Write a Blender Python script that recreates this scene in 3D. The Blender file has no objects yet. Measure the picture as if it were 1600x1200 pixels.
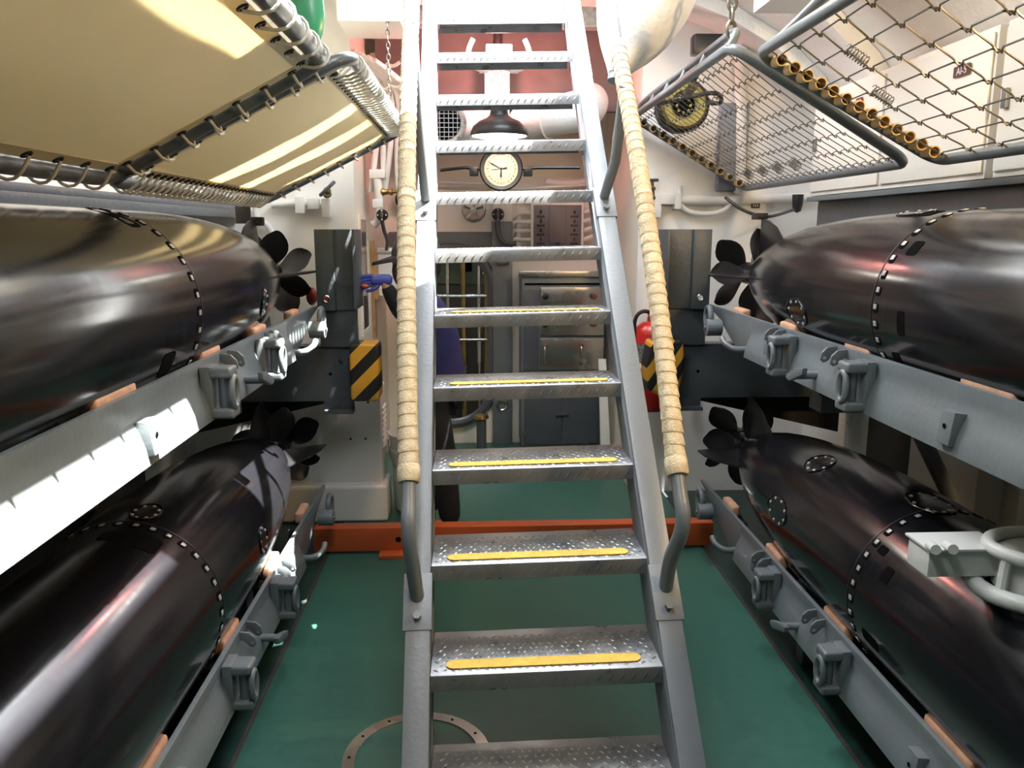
import bpy, bmesh, math, random
from mathutils import Vector, Matrix
random.seed(7)
PI = math.pi
sc = bpy.context.scene
COL = sc.collection

# ------------------------------------------------------------------ camera
F_PX = 1250.0
VPX, VPY, EYE = 743.0, 360.0, 1.56
PITCH = math.atan((600 - VPY) / F_PX)
YAW = math.atan((800 - VPX) / F_PX * math.cos(PITCH))
cam_d = bpy.data.cameras.new('camera'); cam = bpy.data.objects.new('camera', cam_d)
COL.objects.link(cam)
cam_d.sensor_fit = 'HORIZONTAL'; cam_d.sensor_width = 36.0
cam_d.lens = 36.0 * F_PX / 1600.0
cam_d.clip_start = 0.02
cam.location = (0, 0, EYE); cam.rotation_euler = (PI / 2 - PITCH, 0, -YAW)
sc.camera = cam

# ------------------------------------------------------------------ world, sun, exposure
SKY = 21.0
w = bpy.data.worlds.new('world'); sc.world = w; w.use_nodes = True
bg = w.node_tree.nodes['Background']
bg.inputs['Color'].default_value = (0.90, 0.95, 1.0, 1); bg.inputs['Strength'].default_value = SKY
sun_d = bpy.data.lights.new('sun', 'SUN'); sun = bpy.data.objects.new('sun', sun_d); COL.objects.link(sun)
sun_d.energy = 75.0; sun_d.angle = math.radians(0.6); sun_d.color = (1.0, 0.96, 0.88)
SUNDIR = Vector((-0.40, 0.08, -1.0)).normalized()
sun.rotation_euler = SUNDIR.to_track_quat('-Z', 'Y').to_euler()
sun.location = (1, 0, 6)
sc.view_settings.view_transform = 'Standard'; sc.view_settings.look = 'None'
sc.view_settings.gamma = 1.0; sc.view_settings.use_curve_mapping = False
sc.view_settings.exposure = 0.22
sc.cycles.use_denoising = True
sc.cycles.max_bounces = 10; sc.cycles.diffuse_bounces = 6; sc.cycles.glossy_bounces = 4
sc.cycles.transmission_bounces = 4; sc.cycles.sample_clamp_indirect = 8.0
sc.cycles.caustics_reflective = False; sc.cycles.caustics_refractive = False

# pixel -> place (reference photo is 1600x1200)
_F = Vector((math.sin(YAW) * math.cos(PITCH), math.cos(YAW) * math.cos(PITCH), -math.sin(PITCH)))
_R = Vector((math.cos(YAW), -math.sin(YAW), 0)); _U = _R.cross(_F)
def at(x, y, Y):
    d = _F + _R * ((x - 800) / F_PX) - _U * ((y - 600) / F_PX)
    return Vector((0, 0, EYE)) + d * (Y / d.y)

# ------------------------------------------------------------------ materials
def mat(name, col, rough=0.5, metal=0.0, var=0.0, vscale=8.0, bump=0.0, bscale=60.0, col2=None, coat=0.0, emit=None, es=0.0, rvar=0.0):
    m = bpy.data.materials.new(name); m.use_nodes = True
    nt = m.node_tree; b = nt.nodes['Principled BSDF']
    b.inputs['Base Color'].default_value = (*col, 1); b.inputs['Roughness'].default_value = rough
    b.inputs['Metallic'].default_value = metal
    if coat: b.inputs['Coat Weight'].default_value = coat; b.inputs['Coat Roughness'].default_value = 0.12
    if emit: b.inputs['Emission Color'].default_value = (*emit, 1); b.inputs['Emission Strength'].default_value = es
    if var or bump or rvar:
        tc = nt.nodes.new('ShaderNodeTexCoord')
    if var or rvar:
        n = nt.nodes.new('ShaderNodeTexNoise'); n.inputs['Scale'].default_value = vscale; n.inputs['Detail'].default_value = 6
        nt.links.new(tc.outputs['Object'], n.inputs['Vector'])
        cr = nt.nodes.new('ShaderNodeValToRGB'); cr.color_ramp.elements[0].position = 0.32; cr.color_ramp.elements[1].position = 0.68
        c2 = col2 if col2 else tuple(c * (1 - var) for c in col)
        cr.color_ramp.elements[0].color = (*c2, 1); cr.color_ramp.elements[1].color = (*col, 1)
        nt.links.new(n.outputs['Fac'], cr.inputs['Fac'])
        if var: nt.links.new(cr.outputs['Color'], b.inputs['Base Color'])
        if rvar:
            mr = nt.nodes.new('ShaderNodeMapRange'); mr.inputs['From Min'].default_value = .3; mr.inputs['From Max'].default_value = .7
            mr.inputs['To Min'].default_value = max(.02, rough - rvar); mr.inputs['To Max'].default_value = rough + rvar
            nt.links.new(n.outputs['Fac'], mr.inputs['Value']); nt.links.new(mr.outputs['Result'], b.inputs['Roughness'])
    if bump:
        n2 = nt.nodes.new('ShaderNodeTexNoise'); n2.inputs['Scale'].default_value = bscale; n2.inputs['Detail'].default_value = 4
        nt.links.new(tc.outputs['Object'], n2.inputs['Vector'])
        bp = nt.nodes.new('ShaderNodeBump'); bp.inputs['Strength'].default_value = bump; bp.inputs['Distance'].default_value = 0.004
        nt.links.new(n2.outputs['Fac'], bp.inputs['Height']); nt.links.new(bp.outputs['Normal'], b.inputs['Normal'])
    return m
M = {}
M['grey'] = mat('grey_paint', (.17, .19, .215), .38, var=.12, vscale=5, bump=.25, bscale=70)
M['rackgrey'] = mat('rack_grey_paint', (.15, .172, .185), .33, var=.15, vscale=6, bump=.2, bscale=50)
M['darkgrey'] = mat('dark_grey_paint', (.075, .088, .10), .4, var=.15, vscale=6, bump=.35, bscale=45)
M['white'] = mat('white_paint', (.86, .85, .82), .45, var=.05, vscale=3, bump=.1, bscale=30)
M['cream'] = mat('cream_paint', (.86, .81, .72), .4, var=.05, vscale=3, bump=.08, bscale=25)
M['cork'] = mat('cork_insulation_white', (.86, .85, .82), .6, var=.05, bump=1.0, bscale=55)
M['white_pipe'] = mat('white_pipe_paint', (.78, .77, .74), .4, bump=.1, bscale=40)
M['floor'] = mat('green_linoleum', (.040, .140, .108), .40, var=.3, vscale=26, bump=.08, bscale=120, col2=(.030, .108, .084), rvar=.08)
M['floor_shaded'] = mat('shaded_green_linoleum', (.014, .050, .042), .4, var=.3, vscale=22, bump=.08, bscale=120)  # same linoleum, with the shade beneath the racks put into a darker colour
M['joint'] = mat('dirty_joint', (.06, .05, .045), .8, var=.5, vscale=60)
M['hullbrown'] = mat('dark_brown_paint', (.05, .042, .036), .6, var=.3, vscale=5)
M['black'] = mat('flat_black', (.003, .003, .003), .9)
M['black'].node_tree.nodes['Principled BSDF'].inputs['Specular IOR Level'].default_value = .05
M['blackpaint'] = mat('black_paint', (.012, .012, .013), .35)
M['tread'] = mat('galvanised_plate', (.21, .215, .22), .33, .5, var=.2, vscale=14, bump=.1, bscale=90, rvar=.1)
M['yellow'] = mat('yellow_grip', (.75, .50, .09), .7, var=.2, vscale=40, bump=.8, bscale=300)
M['orange'] = mat('orange_paint', (.55, .105, .030), .4, var=.1, vscale=8)
M['wood'] = mat('pink_wood', (.60, .34, .22), .6, var=.25, vscale=30)
M['brass'] = mat('brass', (.42, .27, .09), .3, .9, var=.3, vscale=12)
M['oldbrass'] = mat('dull_brass', (.22, .17, .08), .45, .7, var=.4, vscale=25)
M['steel'] = mat('stainless', (.55, .53, .49), .25, .95, var=.15, vscale=4, rvar=.08)
M['chrome'] = mat('bright_steel', (.72, .72, .72), .18, 1.0)
M['wire'] = mat('dull_steel_wire', (.16, .15, .13), .45, .7)
M['red'] = mat('red_paint', (.52, .02, .02), .28, coat=.3)
M['darkred'] = mat('worn_red', (.30, .03, .03), .5, var=.3)
M['rubber'] = mat('black_rubber', (.015, .015, .016), .5)
M['rope'] = mat('lashing_cord', (.62, .59, .52), .8)
M['tape_tan'] = mat('canvas_wrap', (.72, .62, .44), .75, var=.28, vscale=45, bump=.7, bscale=160, col2=(.56, .45, .29))
M['plasticwhite'] = mat('bucket_plastic', (.72, .73, .66), .4)
M['skin'] = mat('skin', (.50, .28, .20), .5)
M['glove'] = mat('blue_glove', (.045, .07, .36), .4)
M['jacket'] = mat('blue_vest', (.030, .030, .14), .8, var=.2, vscale=20)
M['sleeve'] = mat('black_knit', (.010, .010, .014), .85)
M['cap'] = mat('dark_purple_cap', (.055, .045, .065), .85)
M['maskteal'] = mat('teal_mask', (.05, .17, .18), .8, var=.9, vscale=40, col2=(.22, .03, .05))
M['hair'] = mat('dark_hair', (.012, .010, .010), .6)
M['labelwhite'] = mat('sign_white', (.75, .73, .70), .5)
M['signblack'] = mat('sign_black', (.02, .015, .015), .4)
M['dial'] = mat('cream_dial', (.62, .47, .33), .45)
M['glassgreen'] = mat('green_plastic', (.03, .20, .11), .25)
M['olive'] = mat('olive_yellow', (.24, .21, .07), .4, .3, var=.3, vscale=10)
M['bulb'] = mat('lit_bulb', (1, .95, .85), .5, emit=(1, .93, .82), es=6)
M['redbulb'] = mat('lit_red_bulb', (1, .1, .08), .5, emit=(1, .10, .08), es=8)
M['warmbulb'] = mat('lit_warm_bulb', (1, .8, .5), .5, emit=(1, .72, .38), es=20)
M['mirror'] = mat('dim_mirror', (.20, .19, .18), .12, .8)
M['oakwood'] = mat('honey_wood', (.50, .30, .13), .5, var=.3, vscale=25)
M['mottled'] = mat('mottled_beam', (.42, .37, .34), .7, var=.4, vscale=40, bump=.8, bscale=80)
M['mauve'] = mat('mauve_plate', (.16, .13, .13), .6, var=.2)
M['plumgrey'] = mat('plum_grey_paint', (.14, .13, .14), .4)
M['bluegrey'] = mat('blue_grey_paint', (.20, .23, .28), .4)
M['knobred'] = mat('brown_knob', (.16, .05, .03), .5)
M['labeldark'] = mat('label_dark', (.03, .035, .03), .5)
M['labelgrey'] = mat('label_grey', (.22, .24, .24), .5, var=.8, vscale=90)
M['rackwhite'] = mat('white_rack_paint', (.62, .64, .62), .35, bump=.15, bscale=40)
M['pipegrey'] = mat('galvanised_pipe', (.13, .145, .155), .35, .3, var=.35, vscale=18, bump=.2, bscale=40)
M['boltgrey'] = mat('worn_bolt', (.42, .42, .43), .35, .3)
M['duct_dark'] = mat('greenish_machinery', (.09, .11, .07), .5, var=.3)

def torpedo_mat():
    m = bpy.data.materials.new('gloss_black_enamel'); m.use_nodes = True; nt = m.node_tree; b = nt.nodes['Principled BSDF']
    b.inputs['Base Color'].default_value = (.007, .007, .009, 1); b.inputs['Roughness'].default_value = .25
    b.inputs['Specular IOR Level'].default_value = .42; b.inputs['Coat Weight'].default_value = .12; b.inputs['Coat Roughness'].default_value = .15
    tc = nt.nodes.new('ShaderNodeTexCoord'); mp = nt.nodes.new('ShaderNodeMapping'); mp.inputs['Scale'].default_value = (3, 24, 3)
    n = nt.nodes.new('ShaderNodeTexNoise'); n.inputs['Scale'].default_value = 2.0; n.inputs['Detail'].default_value = 8
    nt.links.new(tc.outputs['Object'], mp.inputs['Vector']); nt.links.new(mp.outputs['Vector'], n.inputs['Vector'])
    mr = nt.nodes.new('ShaderNodeMapRange'); mr.inputs['To Min'].default_value = .10; mr.inputs['To Max'].default_value = .23
    nt.links.new(n.outputs['Fac'], mr.inputs['Value']); nt.links.new(mr.outputs['Result'], b.inputs['Roughness'])
    n2 = nt.nodes.new('ShaderNodeTexNoise'); n2.inputs['Scale'].default_value = 9; nt.links.new(tc.outputs['Object'], n2.inputs['Vector'])
    bp = nt.nodes.new('ShaderNodeBump'); bp.inputs['Strength'].default_value = .06; bp.inputs['Distance'].default_value = .004
    nt.links.new(n2.outputs['Fac'], bp.inputs['Height']); nt.links.new(bp.outputs['Normal'], b.inputs['Normal'])
    return m
M['torpedo'] = torpedo_mat()

def canvas_mat():
    m = bpy.data.materials.new('cream_canvas'); m.use_nodes = True; nt = m.node_tree; b = nt.nodes['Principled BSDF']; out = nt.nodes['Material Output']
    b.inputs['Base Color'].default_value = (.56, .48, .34, 1); b.inputs['Roughness'].default_value = .5
    tr = nt.nodes.new('ShaderNodeBsdfTranslucent'); tr.inputs['Color'].default_value = (.92, .82, .60, 1)
    mx = nt.nodes.new('ShaderNodeMixShader'); mx.inputs['Fac'].default_value = .31
    nt.links.new(b.outputs[0], mx.inputs[1]); nt.links.new(tr.outputs[0], mx.inputs[2]); nt.links.new(mx.outputs[0], out.inputs['Surface'])
    tc = nt.nodes.new('ShaderNodeTexCoord'); n = nt.nodes.new('ShaderNodeTexNoise'); n.inputs['Scale'].default_value = 2.5; n.inputs['Detail'].default_value = 7
    cr = nt.nodes.new('ShaderNodeValToRGB'); cr.color_ramp.elements[0].color = (.68, .63, .51, 1); cr.color_ramp.elements[1].color = (.78, .74, .62, 1)
    nt.links.new(tc.outputs['Object'], n.inputs['Vector']); nt.links.new(n.outputs['Fac'], cr.inputs['Fac']); nt.links.new(cr.outputs['Color'], b.inputs['Base Color'])
    return m
M['canvas'] = canvas_mat()

def hazard_mat(w_, tilt):
    m = bpy.data.materials.new('hazard_tape'); m.use_nodes = True; nt = m.node_tree; b = nt.nodes['Principled BSDF']
    b.inputs['Roughness'].default_value = .4
    tc = nt.nodes.new('ShaderNodeTexCoord'); sx = nt.nodes.new('ShaderNodeSeparateXYZ'); nt.links.new(tc.outputs['Object'], sx.inputs[0])
    a1 = nt.nodes.new('ShaderNodeMath'); a1.operation = 'MULTIPLY'; a1.inputs[1].default_value = -tilt; nt.links.new(sx.outputs['X'], a1.inputs[0])
    a2 = nt.nodes.new('ShaderNodeMath'); a2.operation = 'ADD'; nt.links.new(a1.outputs[0], a2.inputs[0]); nt.links.new(sx.outputs['Z'], a2.inputs[1])
    a3 = nt.nodes.new('ShaderNodeMath'); a3.operation = 'DIVIDE'; a3.inputs[1].default_value = w_; nt.links.new(a2.outputs[0], a3.inputs[0])
    a4 = nt.nodes.new('ShaderNodeMath'); a4.operation = 'FRACT'; nt.links.new(a3.outputs[0], a4.inputs[0])
    a5 = nt.nodes.new('ShaderNodeMath'); a5.operation = 'GREATER_THAN'; a5.inputs[1].default_value = .5; nt.links.new(a4.outputs[0], a5.inputs[0])
    mx = nt.nodes.new('ShaderNodeMix'); mx.data_type = 'RGBA'
    mx.inputs['A'].default_value = (.012, .012, .012, 1); mx.inputs['B'].default_value = (.62, .32, .03, 1)
    nt.links.new(a5.outputs[0], mx.inputs['Factor']); nt.links.new(mx.outputs['Result'], b.inputs['Base Color'])
    return m
M['hazardL'] = hazard_mat(.15, 1.0); M['hazardR'] = hazard_mat(.15, 1.6)

# ------------------------------------------------------------------ mesh helpers
class MB:
    def __init__(s): s.v = []; s.f = []
    def add(s, vs, fs):
        o = len(s.v); s.v += [Vector(v) for v in vs]; s.f += [tuple(i + o for i in f) for f in fs]; return s
    def box(s, c, d, rot=None):
        c = Vector(c); hx, hy, hz = d[0] / 2, d[1] / 2, d[2] / 2
        vs = [Vector((x, y, z)) for x in (-hx, hx) for y in (-hy, hy) for z in (-hz, hz)]
        if rot is not None: vs = [rot @ v for v in vs]
        return s.add([c + v for v in vs], [(0, 1, 3, 2), (4, 6, 7, 5), (0, 4, 5, 1), (2, 3, 7, 6), (0, 2, 6, 4), (1, 5, 7, 3)])
    def box2(s, a, b):
        a = Vector(a); b = Vector(b); return s.box((a + b) / 2, [abs(b[i] - a[i]) for i in range(3)])
    def tube(s, pts, r, n=10, closed=False, caps=True):
        pts = [Vector(p) for p in pts]; k = len(pts)
        rs = r if isinstance(r, (list, tuple)) else [r] * k
        T = []
        for i in range(k):
            if closed: t = pts[(i + 1) % k] - pts[i - 1]
            else: t = pts[min(i + 1, k - 1)] - pts[max(i - 1, 0)]
            T.append(t.normalized() if t.length > 1e-9 else Vector((0, 0, 1)))
        u = T[0].orthogonal().normalized(); rings = []
        for i in range(k):
            if i:
                q = T[i - 1].rotation_difference(T[i]); u = (q @ u); u = (u - T[i] * u.dot(T[i])).normalized()
            v = T[i].cross(u)
            rings.append([pts[i] + (u * math.cos(2 * PI * j / n) + v * math.sin(2 * PI * j / n)) * rs[i] for j in range(n)])
        vs = [p for rg in rings for p in rg]; fs = []
        for i in range(k if closed else k - 1):
            a, b = i * n, ((i + 1) % k) * n
            off = 0
            if closed and i == k - 1:
                off = min(range(n), key=lambda o_: (rings[0][o_] - rings[i][0]).length)
            for j in range(n):
                fs.append((a + j, a + (j + 1) % n, b + (j + 1 + off) % n, b + (j + off) % n))
        if caps and not closed:
            fs.append(tuple(range(n - 1, -1, -1))); fs.append(tuple((k - 1) * n + j for j in range(n)))
        return s.add(vs, fs)
    def lathe(s, prof, o=(0, 0, 0), axis=(0, 0, 1), n=32, a0=0, a1=2 * PI, caps=True):
        o = Vector(o); ax = Vector(axis).normalized(); u = ax.orthogonal().normalized(); v = ax.cross(u); k = len(prof)
        full = abs(a1 - a0 - 2 * PI) < 1e-6; m = n if full else n + 1
        vs = []
        for r, h in prof:
            for j in range(m):
                a = a0 + (a1 - a0) * j / n
                vs.append(o + ax * h + (u * math.cos(a) + v * math.sin(a)) * max(r, 1e-5))
        fs = []
        for i in range(k - 1):
            for j in range(n):
                j2 = (j + 1) % m
                fs.append((i * m + j, i * m + j2, (i + 1) * m + j2, (i + 1) * m + j))
        if full and caps:
            if prof[0][0] > 1e-4: fs.append(tuple(range(m - 1, -1, -1)))
            if prof[-1][0] > 1e-4: fs.append(tuple((k - 1) * m + j for j in range(m)))
        return s.add(vs, fs)
    def cyl(s, a, b, r, n=20, r2=None):
        a = Vector(a); b = Vector(b); return s.lathe([(r, 0), (r if r2 is None else r2, (b - a).length)], a, b - a, n)
    def prism(s, poly, o, u, v, w):
        o, u, v, w = Vector(o), Vector(u), Vector(v), Vector(w); k = len(poly)
        A = [o + u * p[0] + v * p[1] for p in poly]; vs = A + [p + w for p in A]
        fs = [tuple(range(k - 1, -1, -1)), tuple(range(k, 2 * k))] + [(i, (i + 1) % k, (i + 1) % k + k, i + k) for i in range(k)]
        return s.add(vs, fs)
    def ring(s, o, axis, R, r, n=28, m=10):
        o = Vector(o); ax = Vector(axis).normalized(); u = ax.orthogonal().normalized(); v = ax.cross(u)
        return s.tube([o + (u * math.cos(2 * PI * i / n) + v * math.sin(2 * PI * i / n)) * R for i in range(n)], r, m, closed=True)
    def ball(s, o, r, n=12, sc_=(1, 1, 1)):
        k = n // 2; st = len(s.v)
        s.lathe([(math.sin(PI * i / k), -math.cos(PI * i / k)) for i in range(k + 1)], (0, 0, 0), (0, 0, 1), n)
        for i in range(st, len(s.v)):
            q = s.v[i]; s.v[i] = Vector(o) + Vector((q.x * r * sc_[0], q.y * r * sc_[1], q.z * r * sc_[2]))
        return s
    def mesh(s, name, m, bevel=0, smooth=40, segs=2, recalc=True):
        me = bpy.data.meshes.new(name)
        me.from_pydata([tuple(v) for v in s.v], [], s.f)
        bm = bmesh.new(); bm.from_mesh(me)
        bmesh.ops.remove_doubles(bm, verts=bm.verts, dist=1e-6)
        if recalc: bmesh.ops.recalc_face_normals(bm, faces=bm.faces)
        if bevel:
            es = [e for e in bm.edges if len(e.link_faces) == 2 and e.calc_face_angle(0) > math.radians(30)]
            bmesh.ops.bevel(bm, geom=es, offset=bevel, segments=segs, profile=.6, affect='EDGES', clamp_overlap=True)
        bm.to_mesh(me); bm.free()
        if smooth:
            me.polygons.foreach_set('use_smooth', [True] * len(me.polygons)); me.set_sharp_from_angle(angle=math.radians(smooth))
        me.materials.append(m if not isinstance(m, str) else M[m])
        return me
    def build(s, name, m, parent=None, bevel=0, smooth=40, label=None, segs=2):
        if parent is not None and not rootof(parent).get('_local'):
            b = wloc(parent); s.v = [v - b for v in s.v]
        o = bpy.data.objects.new(name, s.mesh(name, m, bevel, smooth, segs)); COL.objects.link(o)
        if parent is not None: o.parent = parent
        if label: o['label'] = label
        return o
def rootof(o):
    while o.parent is not None: o = o.parent
    return o
def wloc(o):
    l = Vector(o.location)
    while o.parent is not None: o = o.parent; l += Vector(o.location)
    return l
def thing(name, label, cat, loc=(0, 0, 0), group=None, local=False, kind=None):
    o = bpy.data.objects.new(name, None); COL.objects.link(o); o.location = loc; o.empty_display_size = .05
    o['label'] = label; o['category'] = cat
    if group: o['group'] = group
    if local: o['_local'] = 1
    if kind: o['kind'] = kind
    return o
def tag(o, label, cat, group=None, kind=None):
    o['label'] = label; o['category'] = cat
    if group: o['group'] = group
    if kind: o['kind'] = kind
    return o
def struct(o, label=None):
    o['kind'] = 'structure'
    if label: o['label'] = label
    return o
def copy_tree(o, parent=None):
    c = o.copy(); COL.objects.link(c); c.parent = parent
    for ch in list(o.children): copy_tree(ch, c)
    return c
def inst(src, parent, loc, rot=None, name=None):
    o = bpy.data.objects.new(name or src.name.split('.')[0], src.data); COL.objects.link(o); o.parent = parent; o.location = loc
    if rot is not None: o.rotation_euler = rot
    return o
def put(name, me, parent, loc, rot=(0, 0, 0)):
    o = bpy.data.objects.new(name, me); COL.objects.link(o); o.parent = parent; o.location = loc; o.rotation_euler = rot
    return o
def arc(c, u, v, r, a0, a1, n=8):
    c, u, v = Vector(c), Vector(u), Vector(v)
    return [c + (u * math.cos(a0 + (a1 - a0) * i / n) + v * math.sin(a0 + (a1 - a0) * i / n)) * r for i in range(n + 1)]
def smooth_path(pts, n=6):
    P = [Vector(p) for p in pts]; out = []
    for i in range(len(P) - 1):
        p0, p1, p2, p3 = P[max(i - 1, 0)], P[i], P[i + 1], P[min(i + 2, len(P) - 1)]
        for k in range(n):
            t = k / n
            out.append(.5 * ((2 * p1) + (p2 - p0) * t + (2 * p0 - 5 * p1 + 4 * p2 - p3) * t * t + (3 * p1 - p0 - 3 * p2 + p3) * t ** 3))
    out.append(P[-1]); return out
def rrect(w_, h_, r, n=4):
    pts = []
    for cx, cy, a in ((w_/2-r, h_/2-r, 0), (-w_/2+r, h_/2-r, PI/2), (-w_/2+r, -h_/2+r, PI), (w_/2-r, -h_/2+r, 1.5*PI)):
        for i in range(n + 1): pts.append((cx + r * math.cos(a + PI/2*i/n), cy + r * math.sin(a + PI/2*i/n)))
    return pts
def text_mesh(name, body, size, m, parent, p, rot=(PI / 2, 0, 0)):
    c = bpy.data.curves.new(name, 'FONT'); c.body = body; c.size = size; c.extrude = .0004; c.align_x = 'CENTER'; c.align_y = 'CENTER'
    to = bpy.data.objects.new('tmp_text', c); me = bpy.data.meshes.new_from_object(to); bpy.data.objects.remove(to)
    me.materials.clear(); me.materials.append(M[m])
    o = bpy.data.objects.new(name, me); COL.objects.link(o); o.parent = parent; o.location = p; o.rotation_euler = rot; return o
X_, Y_, Z_ = Vector((1, 0, 0)), Vector((0, 1, 0)), Vector((0, 0, 1))

# ------------------------------------------------------------------ setting
XL, XR, YF, YB = -1.63, 1.97, 5.8, -2.3
JL, JR = -.73, 1.12
fl = struct(MB().box2((JL, YB, -.05), (JR, 7.6, 0)).build('floor', 'floor', smooth=0), 'green linoleum deck between the torpedo racks')
MB().box2((XL, YB, -.05), (JL - .014, 7.6, -.001)).build('side_panel', 'floor_shaded', fl, smooth=0)
MB().box2((JR + .014, YB, -.05), (XR, 7.6, -.001)).build('side_panel', 'floor_shaded', fl, smooth=0)
for x in (JL - .007, JR + .007):
    MB().box2((x - .007, YB, -.05), (x + .007, 4.5, .002)).build('joint_strip', 'joint', fl, smooth=0)
# hull sides with curved overhead
prof = [(1.97, 0), (1.97, 1.95), (1.90, 2.14), (1.76, 2.32), (1.56, 2.50), (1.30, 2.64), (.98, 2.75)]
def hull(name, sgn, m):
    b = MB(); cx = .17; n = len(prof)
    pts = [((x if sgn > 0 else 2 * cx - x), z) for x, z in prof]
    out = [((x + .06 * sgn), z + .06) for x, z in pts]
    out[-1] = (pts[-1][0], pts[-1][1] + .06)
    b.prism(pts + out[::-1], (0, YB, 0), X_, Z_, Y_ * (7.0 - YB))
    return struct(b.build(name, m, smooth=30))
wr = hull('wall_right', 1, 'cork'); wl = hull('wall_left', -1, 'cork')
# ceiling with three round/rectangular hatch openings (daylight)
def ceiling():
    X0, X1, zc = -.64, .98, 2.75
    bm = bmesh.new()
    outer = [(X0, YB), (X1, YB), (X1, 7.0), (X0, 7.0)]
    circ = [(HX + HR * math.cos(2 * PI * i / 40), HY + HR * math.sin(2 * PI * i / 40)) for i in range(40)]
    holes = [circ, [(-.22, .35), (.04, .35), (.04, 1.9), (-.22, 1.9)]]
    es = []
    for loop in [outer] + holes:
        vs = [bm.verts.new((x, y, zc)) for x, y in loop]
        es += [bm.edges.new((vs[i], vs[(i + 1) % len(vs)])) for i in range(len(vs))]
    bmesh.ops.triangle_fill(bm, use_beauty=True, use_dissolve=False, edges=es)
    # drop fill inside the holes
    def inside(p, loop):
        c = False; j = len(loop) - 1
        for i in range(len(loop)):
            if (loop[i][1] > p.y) != (loop[j][1] > p.y) and p.x < (loop[j][0] - loop[i][0]) * (p.y - loop[i][1]) / (loop[j][1] - loop[i][1]) + loop[i][0]: c = not c
            j = i
        return c
    kill = [f for f in bm.faces if any(inside(f.calc_center_median(), h) for h in holes)]
    bmesh.ops.delete(bm, geom=kill, context='FACES_ONLY')
    r = bmesh.ops.extrude_face_region(bm, geom=bm.faces[:])
    bmesh.ops.translate(bm, vec=(0, 0, .06), verts=[g for g in r['geom'] if isinstance(g, bmesh.types.BMVert)])
    bmesh.ops.recalc_face_normals(bm, faces=bm.faces)
    me = bpy.data.meshes.new('ceiling'); bm.to_mesh(me); bm.free(); me.materials.append(M['cork'])
    o = bpy.data.objects.new('ceiling', me); COL.objects.link(o); return struct(o, 'white overhead with open hatches')
HX, HY, HR = .12, 3.36, .82
ce = ceiling()
# raised coaming of the round hatch
b = MB()
b.lathe([(HR, 0), (HR, .30), (HR + .04, .30), (HR + .04, 0)], (HX, HY, 2.80), Z_, 40, caps=False)
struct(b.build('trim_1', 'white', smooth=30), 'round coaming of the ladder hatch')
# unseen slats added to cut the sun on the canvas bunks into bands
gr_ = thing('added_shade_slats', 'added unseen slats that band the sunlight on the canvas bunks', 'sun blocker', (-.42, 3.3, 2.81))
for ya, yb in ((2.55, 2.92), (3.10, 3.34), (3.50, 3.86)):
    MB().box2((-.72, ya, 2.812), (-.10, yb, 2.832)).build('shade_slat', 'rackgrey', gr_, bevel=.003)
# light portals at the openings
for (x, y, sx, sy) in ((HX, HY, 1.64, 1.64), (-.09, 1.12, .26, 1.55)):
    ld = bpy.data.lights.new('hatch_portal', 'AREA'); ld.shape = 'RECTANGLE'; ld.size = sx; ld.size_y = sy; ld.cycles.is_portal = True
    lo = bpy.data.objects.new('hatch_portal', ld); COL.objects.link(lo); lo.location = (x, y, 2.83)
struct(MB().box2((XL - .1, YB - .06, -.05), (XR + .1, YB, 2.9)).build('wall_back', 'rackgrey', smooth=0))
# far bulkhead with oval watertight door opening
def bulkhead():
    bm = bmesh.new()
    outer = [(-.75, 0), (1.10, 0), (1.10, 2.8), (-.75, 2.8)]
    cx, cz = -.19, .80
    hole = [(cx + x, cz + z) for x, z in rrect(.58, 1.26, .27, 8)]
    es = []
    for loop in (outer, hole):
        vs = [bm.verts.new((x, YF, z)) for x, z in loop]
        es += [bm.edges.new((vs[i], vs[(i + 1) % len(vs)])) for i in range(len(vs))]
    bmesh.ops.triangle_fill(bm, use_beauty=True, edges=es)
    kill = [f for f in bm.faces if abs(f.calc_center_median().x - cx) < .28 and abs(f.calc_center_median().z - cz) < .60]
    # keep only faces outside the opening
    kill = []
    for f in bm.faces:
        c = f.calc_center_median()
        if abs(c.x - cx) < .289 and abs(c.z - cz) < .629:
            dx, dz = abs(c.x - cx) - .02, abs(c.z - cz) - .36
            if dx <= 0 or dz <= 0 or math.hypot(dx, dz) < .269: kill.append(f)
    bmesh.ops.delete(bm, geom=kill, context='FACES_ONLY')
    r = bmesh.ops.extrude_face_region(bm, geom=bm.faces[:])
    bmesh.ops.translate(bm, vec=(0, .05, 0), verts=[g for g in r['geom'] if isinstance(g, bmesh.types.BMVert)])
    bmesh.ops.recalc_face_normals(bm, faces=bm.faces)
    me = bpy.data.meshes.new('wall_far'); bm.to_mesh(me); bm.free(); me.materials.append(M['cream'])
    o = bpy.data.objects.new('wall_far', me); COL.objects.link(o); return struct(o, 'cream bulkhead with an oval doorway')
wf = bulkhead()
door = thing('door_1', 'dark grey rounded frame of the oval doorway', 'doorway', (-.19, YF, .17)); door['kind'] = 'structure'
b = MB(); path = [Vector((-.19 + x, YF - .03, .80 + z)) for x, z in rrect(.60, 1.28, .28, 8)]
b.tube(path, .035, 8, closed=True); b.build('door_frame', 'darkgrey', door)
b = MB(); b.prism(rrect(.86, .10, .02, 2), (-.19, YF - .035, 1.50), X_, Z_, Y_ * .03); b.build('lintel_plate', 'rackgrey', door)
b = MB(); b.box2((.115, YF - .06, 0), (.26, YF - .002, 1.62)); b.build('column', 'rackgrey', door, bevel=.006)
b = MB(); b.box2((.115, YF - .06, 1.62), (.26, YF - .002, 1.98)); b.build('column_top', 'cream', door, bevel=.006)
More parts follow.
